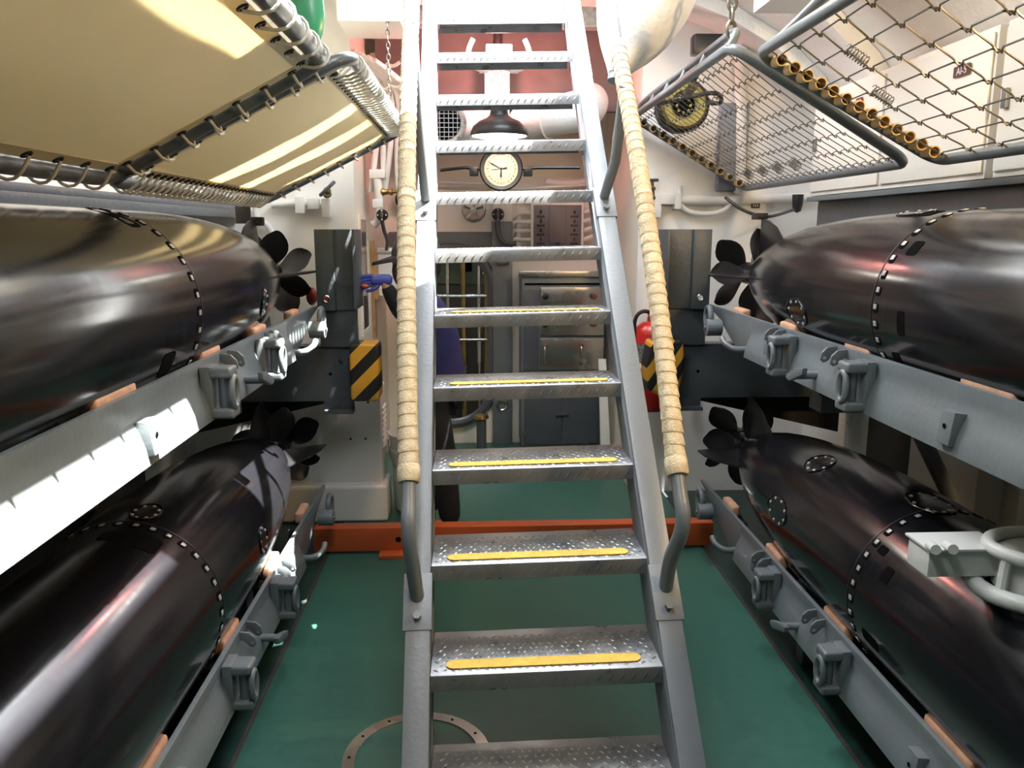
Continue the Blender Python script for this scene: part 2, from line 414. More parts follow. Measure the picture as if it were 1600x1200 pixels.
b = MB(); b.tube([(.14, YF - .07, 1.36), (.15, YF - .09, 1.33), (.19, YF - .10, 1.325), (.23, YF - .09, 1.33), (.24, YF - .07, 1.36)], .009, 8); b.build('coat_hook', 'darkgrey', door)
b = MB(); b.ring((.185, YF - .07, .30), Y_, .035, .008, 18, 8); b.build('pull_ring', 'chrome', door)
# machinery room behind the doorway
struct(MB().box2((-1.2, 7.55, 0), (1.0, 7.6, 2.8)).build('wall_machinery', 'hullbrown', smooth=0))
struct(MB().box2((-1.25, 5.9, 0), (-1.2, 7.6, 2.8)).build('wall_machinery_side', 'hullbrown', smooth=0))
struct(MB().box2((1.0, 5.9, 0), (1.05, 7.6, 2.8)).build('wall_machinery_end', 'hullbrown', smooth=0))
# partition walls either side of the passage
WLY, WRY = 4.42, 4.62
struct(MB().box2((XL, WLY, 0), (-.645, WLY + .05, 2.78)).build('wall_inner_left', 'white', smooth=0), 'white partition behind the propellers on the canvas bunk side')
pl = struct(MB().box2((-.72, WLY + .05, 0), (-.645, YF, 2.78)).build('wall_passage_left', 'cream', smooth=0), 'cream passage side with a narrow mirror')
MB().box2((-.645, 4.55, 1.00), (-.638, 4.80, 1.62)).build('mirror_pane', 'mirror', pl)
b = MB()
for a_, c_ in (((-.645, 4.52, .97), (-.634, 4.55, 1.65)), ((-.645, 4.80, .97), (-.634, 4.83, 1.65)), ((-.645, 4.55, .97), (-.634, 4.80, 1.0)), ((-.645, 4.55, 1.62), (-.634, 4.80, 1.65))): b.box2(a_, c_)
b.build('mirror_frame', 'cream', pl)
MB().box2((-.645, 4.98, .9), (-.625, 5.06, 1.5)).build('wood_strip', 'oakwood', pl, bevel=.004)
struct(MB().box2((.93, WRY, 0), (XR, WRY + .05, 2.78)).build('wall_inner_right', 'white', smooth=0), 'white partition behind the propellers on the wire bunk side')
struct(MB().box2((.93, WRY + .05, 0), (1.0, YF, 2.78)).build('wall_passage_right', 'cream', smooth=0), 'cream passage side by the fire extinguisher')

# ------------------------------------------------------------------ ladder
LB = (.183, 0.0, 0.0)
lad = thing('ship_ladder', 'steep grey steel ladder with diamond plate treads and wrapped handrails', 'ladder', LB, local=True)
lad.rotation_euler = (0, -.020, 0)
RISE, RUN = .209, .2065
Y0, Z0 = 1.867, .452
SL = RISE / RUN
def lz(y): return Z0 + (y - Y0) * SL
def ly(z): return Y0 + (z - Z0) / SL
ZT = 2.78
for sgn in (-1, 1):
    b = MB(); x0 = sgn * .300; x1 = sgn * .312
    yb, yt = ly(0), ly(ZT); d = .185
    b.prism([(yb - .012, 0), (yb + d, 0), (yt + d, ZT), (yt - .012, ZT)], (x0, 0, 0), Y_, Z_, X_ * (x1 - x0))
    xa, xb = sorted((sgn * .300, sgn * .364))
    b.prism([(yb - .022, 0), (yb - .010, 0), (yt - .010, ZT), (yt - .022, ZT)], (xa, 0, 0), Y_, Z_, X_ * (xb - xa))
    b.prism([(yb + d - .012, 0), (yb + d, 0), (yt + d, ZT), (yt + d - .012, ZT)], (xa, 0, 0), Y_, Z_, X_ * (xb - xa))
    b.build('stringer', 'grey', lad, bevel=.002)
def lens(b, o, u, v, w_, L, W, H):
    o = Vector(o); k = 6
    pts = []
    for i in range(k + 1):
        t = -1 + 2 * i / k; pts.append((t * L / 2, W / 2 * (1 - t * t)))
    for i in range(k - 1, 0, -1):
        t = -1 + 2 * i / k; pts.append((t * L / 2, -W / 2 * (1 - t * t)))
    base = [o + u * p[0] + v * p[1] for p in pts]; top = o + w_ * H
    n = len(base); fl_ = (base[1] - base[0]).cross(top - base[0]).dot(w_) < 0
    b.add(base + [top], [((i + 1) % n, i, n) if fl_ else (i, (i + 1) % n, n) for i in range(n)])
tm = MB(); TD, LIP = .225, .046
pr = [(0, -LIP), (.004, -LIP), (.004, -.010), (.010, -.005), (TD - .004, -.005), (TD - .004, -.035), (TD, -.035), (TD, 0), (.010, 0), (.003, -.003), (0, -.010)]
tm.prism(pr, (-.2985, 0, 0), Y_, Z_, X_ * .597)
tread_me = tm.mesh('tread', 'tread', smooth=30)
lg = MB(); S2 = math.sqrt(.5)
for j in range(9):
    for i in range(27):
        x = -.285 + i * .0215 + (.0107 if j % 2 else 0); y = .022 + j * .0205
        if x > .288: continue
        a = PI / 4 if (i + j) % 2 else -PI / 4
        lens(lg, (x, y, 0), Vector((math.cos(a), math.sin(a), 0)), Vector((-math.sin(a), math.cos(a), 0)), Z_, .022, .0075, .0022)
for i in range(20):
    x = -.280 + i * .0295
    lens(lg, (x, 0, -.026), Vector((.6, 0, .8)), Vector((-.8, 0, .6)), -Y_, .030, .008, .0022)
lug_me = lg.mesh('raised_lugs', 'tread', smooth=0, recalc=False)
gp = MB(); gp.prism(rrect(.51, .042, .021, 5), (.0, .046, .0005), X_, Y_, Z_ * .0022); grip_me = gp.mesh('grip_strip', 'yellow', smooth=0)
for i in range(-1, 11):
    t = put('tread', tread_me, lad, (0, Y0 + RUN * i, Z0 + RISE * i))
    l_ = put('raised_lugs', lug_me, t, (0, 0, 0)); l_['kind'] = 'stuff'
    if 0 <= i <= 4:
        g = put('grip_strip', grip_me, t, (-.005 + .004 * i, 0, .0012)); g['label'] = 'yellow anti-slip strip'
# bracket plates, bolts and handrails
pd = Vector((0, -S2, S2))
for sgn in (-1, 1):
    for zz in (.60, 1.66):
        yy = ly(zz) - .026; b = MB()
        b.prism([(yy - .055, zz - .055), (yy - .045, zz - .065), (yy + .065, zz + .045), (yy + .055, zz + .055)], (sgn * .333 - .038, 0, 0), Y_, Z_, X_ * .076)
        br = b.build('bracket_plate', 'grey', lad, bevel=.002)
        c = Vector((sgn * .333, yy, zz)) + pd * .004
        MB().cyl(c - Y_ * .03 - Z_ * .03, c - Y_ * .03 - Z_ * .03 + pd * .014, .011, 6).build('bolt', 'grey', br)
    # handrail path
    if sgn < 0: bot, top, sx = Vector((-.345, 2.02, .93)), Vector((-.345, 3.05, 2.47)), -.335
    else: bot, top, sx = Vector((.357, 1.99, .935)), Vector((.345, 2.86, 2.17)), .335
    yb_ = ly(.62) - .03
    path = smooth_path([(sx, yb_, .60), (sx + sgn * .004, yb_ - .035, .70), (bot.x, bot.y - .07, .82), bot, bot.lerp(top, .3) + Vector((sgn * .010, -.010, .010)), bot.lerp(top, .7) + Vector((sgn * .010, -.010, .010)), top], 6)
    up = top + (top - bot).normalized() * .25
    b = MB(); b.tube(path + [up], .0195, 14); hr = b.build('handrail', 'grey', lad)
    # wrapped covering: overlapping turns of canvas strip
    L_ = (top - bot).length; n = int(L_ / .034); b = MB(); d = (top - bot) / n; pts = []; rs = []
    def bow(q): return Vector((sgn * .012, -.012, .012)) * math.sin(PI * min(1, max(0, q)))
    for i in range(n + 1):
        p = bot + d * i + bow(i / n)
        pts += [p, p + d * .12, p + d * .9]; rs += [.0275, .0285 + random.uniform(-.0004, .0006), .0262 + random.uniform(-.0005, .0005)]
    pts = pts[:-2]; rs = rs[:-2]
    b.tube(pts, rs, 18); wrp = b.build('wrapping', 'tape_tan', hr, smooth=25); wrp['label'] = 'tan canvas strip wound around the handrail'
    b = MB(); fl_ = (top - bot).normalized()
    b.tube([bot - fl_ * .012, bot - fl_ * .005, bot + fl_ * .03, bot + fl_ * .036], [.027, .0305, .0305, .028], 18); b.build('wrap_knot', 'tape_tan', hr)
    # grey strut from upper bracket to the rail
    c = Vector((sgn * .333, ly(1.68) - .03, 1.68)); tgt = bot.lerp(top, .78)
    MB().tube([c, c.lerp(tgt, .5) , tgt + Vector((0, .05, .12))], .0185, 12).build('strut', 'grey', lad)
# top cross plate
MB().box((0, ly(2.60) + .06, 2.60), (.60, .02, .09)).build('top_plate', 'grey', lad, bevel=.003)

# ------------------------------------------------------------------ torpedoes
RT = .2665
tprof = [(0, .052), (.05, .060), (.10, .078), (.16, .102), (.24, .130), (.34, .160), (.45, .186), (.57, .208), (.70, .227), (.85, .243), (1.0, .254), (1.15, .2615), (1.3, .2655), (1.45, RT), (2.2, RT), (3.2, RT), (4.2, RT), (4.6, RT), (4.9, .258), (5.15, .225), (5.3, .16), (5.36, .08), (5.38, .0)]
def rad(d):
    for i in range(len(tprof) - 1):
        if tprof[i][0] <= d <= tprof[i + 1][0]:
            t = (d - tprof[i][0]) / (tprof[i + 1][0] - tprof[i][0]); return tprof[i][1] * (1 - t) + tprof[i + 1][1] * t
    return RT
YT = 3.84
def surf(d, a, off=0): r = rad(d) + off; return Vector((r * math.cos(a), -d, r * math.sin(a)))
def curved_patch(b, d0, d1, a0, a1, off=.0012, rx=.35, n=8):
    """rounded-rectangle patch that follows the shell"""
    k = 24; c = (d0 + d1) / 2, (a0 + a1) / 2; hd, ha = (d1 - d0) / 2, (a1 - a0) / 2
    vs = [surf(c[0], c[1], off)]
    for i in range(k):
        t = 2 * PI * i / k; p = 2 / max(rx, .05) if rx < 1 else 2
        cs, sn = math.cos(t), math.sin(t)
        x = math.copysign(abs(cs) ** (2 / p), cs); y = math.copysign(abs(sn) ** (2 / p), sn)
        vs.append(surf(c[0] + hd * x, c[1] + ha * y, off))
    low = [surf(c[0], c[1], -.004)] + [v * 1 for v in vs[1:]]
    b.add(vs, [(0, i + 1, (i + 1) % k + 1) for i in range(k)])
def blade_mesh():
    b = MB(); nr, nc = 9, 7; front = []; back = []
    for i in range(nr):
        t = i / (nr - 1); r = .035 + .185 * t
        wdt = .030 + .118 * math.sin(PI * min(1, (t * .93 + .03)) ** 1.15) ** .8
        if t > .97: wdt = .05
        tw = math.radians(58 - 30 * t)
        for j in range(nc):
            s_ = (j / (nc - 1) - .5) * wdt; cam_ = .012 * (1 - (2 * j / (nc - 1) - 1) ** 2)
            x = s_ * math.cos(tw) - cam_ * math.sin(tw); y = s_ * math.sin(tw) + cam_ * math.cos(tw)
            th = .004 * (1 - .6 * t) * (1 - (2 * j / (nc - 1) - 1) ** 2) + .0008
            front.append(Vector((x - th * math.sin(tw) * 0, y - th, r - .010 * (2 * j / (nc - 1) - 1) ** 2 * t))); back.append(Vector((x, y + th, r - .010 * (2 * j / (nc - 1) - 1) ** 2 * t)))
    n = nr * nc; fs = []
    for i in range(nr - 1):
        for j in range(nc - 1):
            a = i * nc + j; fs.append((a, a + 1, a + nc + 1, a + nc)); fs.append((n + a, n + a + nc, n + a + nc + 1, n + a + 1))
    per = list(range(nc)) + [i * nc + nc - 1 for i in range(1, nr)] + [(nr - 1) * nc + j for j in range(nc - 2, -1, -1)] + [i * nc for i in range(nr - 2, 0, -1)]
    for i in range(len(per)): a, c = per[i], per[(i + 1) % len(per)]; fs.append((a, n + a, n + c, c))
    b.add(front + back, fs); return b.mesh('blade', 'blackpaint', smooth=50)
BLADE = blade_mesh()
pk = MB(); pk.prism(rrect(.026, .026, .008, 3), (0, 0, 0), X_, Y_, Z_ * .0014); POCKET = pk.mesh('bolt_pocket', 'black', smooth=0)
pk = MB(); pk.box((0, -.004, .0022), (.015, .014, .003)); POCKBOLT = pk.mesh('bolt', 'boltgrey', bevel=.001)
sb = MB(); sb.lathe([(.006, 0), (.006, .002), (.003, .0045), (0, .005)], (0, 0, 0), Z_, 8); SBOLT = sb.mesh('plate_bolt', 'boltgrey')
def frame_on(d, a):
    e = .004; p = surf(d, a); tdir = (surf(d + e, a) - surf(d - e, a)).normalized(); ad = Vector((-math.sin(a), 0, math.cos(a)))
    nrm = tdir.cross(ad).normalized()
    if nrm.dot(Vector((math.cos(a), 0, math.sin(a)))) < 0: nrm = -nrm
    xx = ad.cross(nrm) if True else None
    m3 = Matrix((ad.cross(nrm).normalized(), ad, nrm)).transposed()   # local X along body, Y around, Z out
    return p, m3.to_euler()
def torpedo(label, loc, slots, plates, fin_a, pa, pb):
    t = thing('torpedo', label, 'torpedo', loc, 'torpedoes on the racks', local=True)
    b = MB(); b.lathe([(r, -d) for d, r in tprof], (0, 0, 0), Y_, 96); b.build('body', 'torpedo', t, smooth=60)
    b = MB(); b.lathe([(RT + .0012, -.0025), (RT + .0012, .0025)], (0, -1.66, 0), Y_, 96, caps=False); b.build('seam_band', 'blackpaint', t)
    for k in range(36):
        a = math.radians(k * 10); p, e = frame_on(1.685, a)
        o = put('bolt_pocket', POCKET, t, p, e); put('bolt', POCKBOLT, o, (0, 0, 0))
    for (d0, d1, a0, a1) in slots:
        b = MB(); curved_patch(b, d0, d1, math.radians(a0), math.radians(a1)); b.build('vent_slot', 'black', t, label='black rectangular opening')
    for (d, a, hd, ha) in plates:
        a = math.radians(a); da = ha / rad(d)
        b = MB(); curved_patch(b, d - hd, d + hd, a - da, a + da, .0022, 1)
        pl_ = b.build('access_plate', 'torpedo', t, label='bolted oval access plate')
        b = MB(); k = 20
        b.tube([surf(d + hd * math.cos(2 * PI * i / k), a + da * math.sin(2 * PI * i / k), .002) for i in range(k)], .003, 6, closed=True); b.build('plate_rim', 'torpedo', pl_)
        for i in range(8):
            th = 2 * PI * i / 8 + .2; p, e = frame_on(d + hd * .82 * math.cos(th), a + da * .82 * math.sin(th)); put('plate_bolt', SBOLT, pl_, p * 1.004, e)
    # fins: four stabilisers just ahead of the screws
    for k in range(4):
        a = fin_a + k * PI / 2; u = Vector((math.cos(a), 0, math.sin(a))); wv = Vector((-math.sin(a), 0, math.cos(a)))
        b = MB(); ps = [(-.34, .14), (-.20, .225), (-.10, .255), (-.005, .262), (.0, .05), (-.30, .05)]
        b.prism(ps, wv * -.005, Y_, u, wv * .010); b.build('fin', 'blackpaint', t, bevel=.003)
    for y0, ang, nm in ((.045, pa, 1), (.155, pb, -1)):
        b = MB(); b.lathe([(.052, -.045), (.055, -.01), (.052, .045), (.046, .055)], (0, y0, 0), Y_, 24)
        h = b.build('propeller', 'blackpaint', t)
        for k in range(4):
            o = put('blade', BLADE, h, (0, y0, 0), (0, ang + k * PI / 2, 0)); o.scale = (nm, 1, 1)
    b = MB(); b.lathe([(.046, .20), (.040, .26), (.024, .31), (0, .33)], (0, 0, 0), Y_, 20); b.build('tail_cone', 'blackpaint', t)
    return t
R_ = math.radians
ZU, ZL, XTL, XTR = 1.35, .492, -1.0, 1.365
torpedo('black torpedo on the upper rack under the canvas bunks', (XTL, YT, ZU), [(1.72, 1.79, 55, 82), (1.83, 1.91, -32, -18)], [(.95, -10, .05, .05)], R_(5), R_(20), R_(62))
torpedo('black torpedo on the lower rack below the canvas bunks', (XTL, YT, ZL), [(1.73, 1.81, 58, 72), (1.74, 1.80, 80, 92)], [(1.58, 82, .06, .04), (1.2, 5, .05, .05)], R_(8), R_(15), R_(60))
torpedo('black torpedo on the upper rack under the wire mesh bunks', (XTR, YT, ZU), [(1.73, 1.78, 137, 147), (1.80, 1.835, -181, -167), (1.74, 1.78, -155, -147), (1.50, 1.60, 98, 110)], [(1.10, -164, .09, .05), (1.45, 100, .09, .04)], R_(0), R_(2), R_(45))
torpedo('black torpedo on the lower rack below the wire mesh bunks', (XTR, YT, ZL), [(1.79, 1.83, 146, 156), (1.75, 1.84, -168, -160), (1.71, 1.75, 138, 144)], [(1.07, 116, .07, .055), (1.66 - .05, 92, .10, .055), (1.05, 170, .10, .05)], R_(4), R_(6), R_(48))

# ------------------------------------------------------------------ rack rails
def rail(d, label, loc):
    """aisle side is +X when d=1, -X when d=-1; top edge at local z=0, world Y kept"""
    t = thing('rack_rail', label, 'rail', loc, 'torpedo rack rails', local=True)
    b = MB(); pf = [(0, 0), (-.003, -.03), (-.001, -.062), (.010, -.085), (.022, -.12), (.028, -.160), (.018, -.160), (.010, -.118), (-.004, -.085), (-.014, -.062), (-.016, 0)]
    b.prism([(x * d, z) for x, z in pf], (0, -1.5, 0), X_, Z_, Y_ * (3.18 + 1.5)); b.build('rail_plate', 'rackgrey', t, bevel=.0015, smooth=35)
    b = MB(); b.prism([(3.18, -.158), (3.18, 0), (3.80, 0), (3.80, -.012), (3.62, -.05), (3.50, -.10), (3.34, -.158)], (-.016 * d, 0, 0), Y_, Z_, X_ * (.014 * d)); b.build('end_web', 'rackgrey', t, bevel=.0015)
    for y, l in ((3.42, .14), (2.86, .15), (2.32, .16), (1.70, .20), (.9, .2)):
        b = MB(); b.box((-.036 * d, y, -.008), (.038, l, .05)); b.build('wood_block', 'wood', t, bevel=.012, segs=3)
        b = MB(); b.box((-.046 * d, y, -.075), (.05, l + .12, .075)); b.build('block_bracket', 'blackpaint', t, bevel=.004)
    for y in (2.90, 2.83, 2.41, 2.34):
        b = MB(); ps = [(0, -.004), (.030, -.008), (.046, -.024), (.050, -.046), (.040, -.056), (.028, -.052), (.010, -.034), (0, -.03)]
        b.prism([(x * d, z) for x, z in ps], (0, y - .0045, 0), X_, Z_, Y_ * .009); lg_ = b.build('clevis_lug', 'rackgrey', t, bevel=.002)
        MB().cyl((.038 * d, y - .006, -.040), (.038 * d, y + .006, -.040), .006, 10).build('pin_end', 'chrome', lg_)
    for y in (2.76, 2.20):
        b = MB(); poly = [(-.052, -.012), (-.052, -.150), (.05, -.150), (.085, -.14), (.075, -.075), (.045, -.035), (.02, -.012)]
        b.prism([(x, z) for x, z in poly], (.0 * d, y, 0), Y_, Z_, X_ * (.030 * d)); br = b.build('latch_bracket', 'rackgrey', t, bevel=.006)
        b = MB(); b.box((.052 * d, y - .018, -.030), (.064, .068, .030)); b.build('upper_jaw', 'rackgrey', br, bevel=.010, segs=3)
        b = MB(); b.box((.052 * d, y - .018, -.142), (.064, .068, .026)); b.build('lower_jaw', 'rackgrey', br, bevel=.008, segs=3)
        b = MB(); b.cyl((.056 * d, y - .018, -.136), (.056 * d, y - .018, -.038), .017, 16); b.build('hinge_pin', 'rackgrey', br)
        b = MB(); k = 24
        b.tube([Vector((.082 * d, y - .022 + .024 * math.cos(2 * PI * i / k), -.086 + .042 * math.sin(2 * PI * i / k))) for i in range(k)], .009, 10, closed=True); b.build('ring', 'rackgrey', br)
        b = MB(); b.tube([(.020 * d, y + .03, -.03), (.026 * d, y + .07, -.06), (.024 * d, y + .085, -.11), (.018 * d, y + .085, -.145)], .010, 8); b.build('rib', 'rackgrey', br)
        b = MB(); b.cyl((.03 * d, y + .045, -.055), (.042 * d, y + .045, -.055), .009, 6); b.build('bolt', 'chrome', br)
    b = MB(); b.cyl((.0, 2.50, -.112), (.085 * d, 2.50, -.112), .013, 12); lv = b.build('lever', 'rackgrey', t)
    b = MB(); b.prism([(-.075, .030), (-.02, .020), (.055, -.010), (.060, -.026), (.03, -.030), (-.07, .006)], (.078 * d, 2.50, -.105), Y_, Z_, X_ * (.018 * d)); b.build('lever_handle', 'rackgrey', lv, bevel=.005)
    b = MB(); b.tube(smooth_path([(0, 3.22, -.135), (.035 * d, 3.22, -.135), (.060 * d, 3.225, -.130), (.085 * d, 3.25, -.112), (.088 * d, 3.28, -.095)], 4), [.014] * 9 + [.012] * 8, 12); b.build('hook_handle', 'rackgrey', t)
    b = MB(); b.box((.010 * d, 2.965, -.10), (.022, .035, .085)); b.build('slotted_plate', 'rackgrey', t, bevel=.002)
    for y in (1.75, 1.05):
        b = MB(); b.box((.020 * d, y, -.100), (.032, .052, .080), Matrix.Rotation(-.12 * d, 3, 'Y')); pp = b.build('pad_plate', 'rackgrey', t, bevel=.004)
        MB().cyl((.037 * d, y, -.095), (.0385 * d, y, -.095), .006, 12).build('hole', 'black', pp)
    b = MB(); b.cyl((.006 * d, 3.57, -.085), (.075 * d, 3.57, -.085), .038, 20); er = b.build('end_lug', 'rackgrey', t, bevel=.004)
    b = MB(); k = 20
    b.tube([Vector((.05 * d, 3.62 + .040 * math.cos(2 * PI * i / k), -.045 + .048 * math.sin(2 * PI * i / k))) for i in range(k)], .013, 10, closed=True); b.build('ring', 'rackgrey', er)
    b = MB(); b.cyl((.075 * d, 3.57, -.085), (.083 * d, 3.57, -.085), .010, 6); b.build('bolt', 'rackgrey', er)
    return t
XRL, XRR, ZRU, ZRL = -.745, 1.115, 1.212, .335
a1 = rail(1, 'grey steel rack rail cradling the upper torpedo under the canvas bunks', (XRL, 0, ZRU))
a2 = copy_tree(a1); a2.location = (XRL, 0, ZRL); a2['label'] = 'grey steel rack rail at deck level below the canvas bunks'
a3 = rail(-1, 'grey steel rack rail cradling the upper torpedo under the wire mesh bunks', (XRR, 0, ZRU))
a4 = copy_tree(a3); a4.location = (XRR, 0, ZRL); a4['label'] = 'grey steel rack rail at deck level below the wire mesh bunks'
# cradle saddles under each torpedo (carry the weight)
def saddle(x, z, y, lab, foot):
    t = thing('torpedo_cradle', lab, 'cradle', (x, y, z - RT - .08), 'cradles under the torpedoes')
    b = MB(); k = 14; inner = [(.270 * math.cos(R_(222 + 96 * i / k)), .270 * math.sin(R_(222 + 96 * i / k))) for i in range(k + 1)]
    poly = inner + [(.205, -.34), (-.205, -.34)]
    b.prism(poly, (x, y - .04, z), X_, Z_, Y_ * .08); b.build('saddle', 'darkgrey', t, bevel=.004)
    if foot > .01:
        b = MB(); b.box2((x - .19, y - .03, z - .34 - foot), (x + .19, y + .03, z - .339)); b.build('foot', 'darkgrey', t, bevel=.003)
    return t
for (x, side) in ((XTL, 'canvas'), (XTR, 'wire mesh')):
    for y, wh in ((2.65, 'nearer the propeller'), (1.0, 'farther from the propeller')):
        saddle(x, ZL, y, 'dark cradle under the lower torpedo below the %s bunks, %s' % (side, wh), ZL - .34)
        saddle(x, ZU, y, 'dark cradle under the upper torpedo below the %s bunks, %s' % (side, wh), 0)
        # diagonal wall brace under the upper cradle
for (x, xw, side) in ((XTL, XL, 'canvas'), (XTR, XR, 'wire mesh')):
    t = thing('rack_support', 'dark grey cross member carrying the upper rack below the %s bunks' % side, 'support', (x, 2.65, .93)); s_ = 1 if xw > x else -1
    b = MB(); b.box2((x - s_ * .20, 2.60, .95), (xw - s_ * .035, 2.70, 1.009)); b.build('cross_member', 'darkgrey', t, bevel=.004)
    b = MB(); b.tube([(xw - s_ * .07, 2.65, .25), (x + s_ * .12, 2.65, .97)], .028, 10); b.build('brace', 'rackgrey', t)
# end frames carrying posts and bumpers
def end_frame(sgn, xi, xo, px0, px1, lab, side):
    t = thing('rack_end_frame', lab, 'frame', ((xi + xo) / 2, 3.9, .70))
    b = MB(); b.box2((xi, 3.86, .685), (px1, 3.875, .74)); b.build('web_foot', 'darkgrey', t, bevel=.002)
    b = MB(); b.box2((xi, 3.81, .685), (px1, 3.86, .70)); b.build('foot_lip', 'darkgrey', t, bevel=.002)
    b = MB(); b.box2((xi, 3.86, .74), (xo, 3.875, 1.0)); bw = b.build('beam_web', 'darkgrey', t, bevel=.002)
    b = MB(); b.box2((xi, 3.876, .74), (xo, 4.10, .752)); b.build('lower_flange', 'darkgrey', t, bevel=.002)
    b = MB(); b.box2((xi, 3.86, 1.0), (xo, 3.95, 1.012)); b.build('upper_flange', 'darkgrey', t, bevel=.002)
    b = MB(); b.prism([(0, .739), (xo - xi, .739), (xo - xi, .50), (sgn * .1, .70)], (xi, 4.08, 0), X_, Z_, Y_ * .012); b.build('gusset', 'hullbrown', t)
    for (dx, z) in ((.05, .95),):
        MB().cyl((xi + sgn * dx, 3.85, z), (xi + sgn * dx, 3.84, z), .011, 8).build('bolt', 'chrome', t)
    MB().cyl((xi + sgn * .11, 3.8595, .875), (xi + sgn * .11, 3.858, .875), .008, 12).build('hole', 'black', t)
    b = MB(); b.box2((px0, 3.83, 1.012), (px1, 3.845, 1.20)); b.build('post', 'darkgrey', t, bevel=.002)
    b = MB(); b.box2((px0 - sgn * .0, 3.815, 1.19), (px1, 3.83, 1.565)); sp = b.build('stop_plate', 'darkgrey', t, bevel=.002)
    b = MB(); b.box2((px0, 3.74, 1.20), (px0 - sgn * .014, 3.95, 1.565)); b.build('stop_flange', 'darkgrey', sp, bevel=.002)
    b = MB(); b.box2((px1, 3.79, 1.19), (px1 - sgn * .085, 3.815, 1.565)); b.build('edge_plate', 'darkgrey', sp, bevel=.002)
    MB().ring((px1 - sgn * .045, 3.789, 1.245), Y_, .014, .003, 16, 6).build('hole_rim', 'chrome', sp)
    MB().cyl((px1 - sgn * .045, 3.7895, 1.245), (px1 - sgn * .045, 3.788, 1.245), .013, 14).build('hole', 'darkred' if sgn < 0 else 'white', sp)
    return t
end_frame(-1, -.60, -1.59, -.565, -.745, 'dark grey end beam and upright stop plate beside the gloved person', 'L')
end_frame(1, .985, 1.93, .905, 1.115, 'dark grey end beam and upright stop plate beside the fire extinguisher', 'R')
b = MB(); b.prism(rrect(.135, .275, .02, 3), (0, 0, 0), X_, Z_, Y_ * .16)
o = b.build('bumper_pad', 'hazardL', bevel=.012, segs=3); o.location = (-.530, 3.74, .90); tag(o, 'black and yellow taped bumper on the beam by the white locker', 'bumper', 'hazard taped beam bumpers')
b = MB(); b.prism([(-.075, .125), (.075, .135), (.09, .02), (.06, -.13), (-.01, -.145), (-.085, -.11), (-.095, .0)], (0, 0, 0), X_, Z_, Y_ * .16)
o = b.build('bumper_pad', 'hazardR', bevel=.02, segs=3); o.location = (.905, 3.72, .915); tag(o, 'black and yellow taped bumper in front of the fire extinguisher', 'bumper', 'hazard taped beam bumpers')
# orange transverse beam on deck
t = thing('orange_beam', 'orange painted steel beam lying across the deck behind the ladder', 'beam', (.18, 3.72, 0))
b = MB(); b.box2((-.80, 3.72, .018), (1.17, 3.80, .135)); b.build('beam_body', 'orange', t, bevel=.004)
for x in (-.42, .78): b = MB(); b.box2((x - .06, 3.66, 0), (x + .06, 3.76, .019)); b.build('foot_plate', 'orange', t, bevel=.003)
for x in (-.39, .75): MB().cyl((x, 3.721, .075), (x, 3.7195, .075), .014, 14).build('hole', 'black', t)
# flange ring set in the deck
t = thing('deck_ring', 'flat steel flange ring set in the green deck at the ladder foot', 'ring', (-.19, 2.17, 0))
b = MB(); b.lathe([(.185, 0), (.185, .004), (.222, .004), (.222, 0)], (-.19, 2.17, 0), Z_, 64); b.f = [f for f in b.f if len(f) == 4]
b.build('flange', 'steel', t, smooth=30)
for i in range(12): a = 2 * PI * i / 12; MB().cyl((-.19 + .203 * math.cos(a), 2.17 + .203 * math.sin(a), .004), (-.19 + .203 * math.cos(a), 2.17 + .203 * math.sin(a), .0046), .005, 8).build('screw_hole', 'black', t)

# ------------------------------------------------------------------ canvas bunks
def round_rect_path(w_, l, r, n=6):
    return [Vector((x, y, 0)) for x, y in rrect(w_, l, r, n)]
def place_bunk(t, xo, zo, xi, zi, y0, y1):
    t.location = ((xo + xi) / 2, (y0 + y1) / 2, (zo + zi) / 2)
    a = math.atan2(zi - zo, xi - xo) if xi > xo else math.atan2(zo - zi, xo - xi)
    t.rotation_euler = (0, -a, 0)
    return math.hypot(xi - xo, zi - zo), y1 - y0
def loop_mesh(rt, reach, name='lacing_loop'):
    """cord from a grommet at local x=0 round the pipe centred at x=reach, in the local XZ plane"""
    b = MB(); rr = rt + .005; pts = [Vector((-.004, 0, -.006)), Vector((reach * .5, .002, -rr * .8))]
    for i in range(9):
        a = -PI * .62 + PI * 1.24 * i / 8; pts.append(Vector((reach + rr * math.cos(a), .004 * i / 8, rr * math.sin(a))))
    pts += [Vector((reach * .5, .006, rr * .8)), Vector((-.004, .004, .008))]
    b.tube(pts, .0042, 6); return b.mesh(name, 'rope')
def gro_mesh():
    b = MB(); b.ring((0, 0, 0), Z_, .011, .0035, 14, 6); return b.mesh('grommet', 'blackpaint')
GRO = gro_mesh()
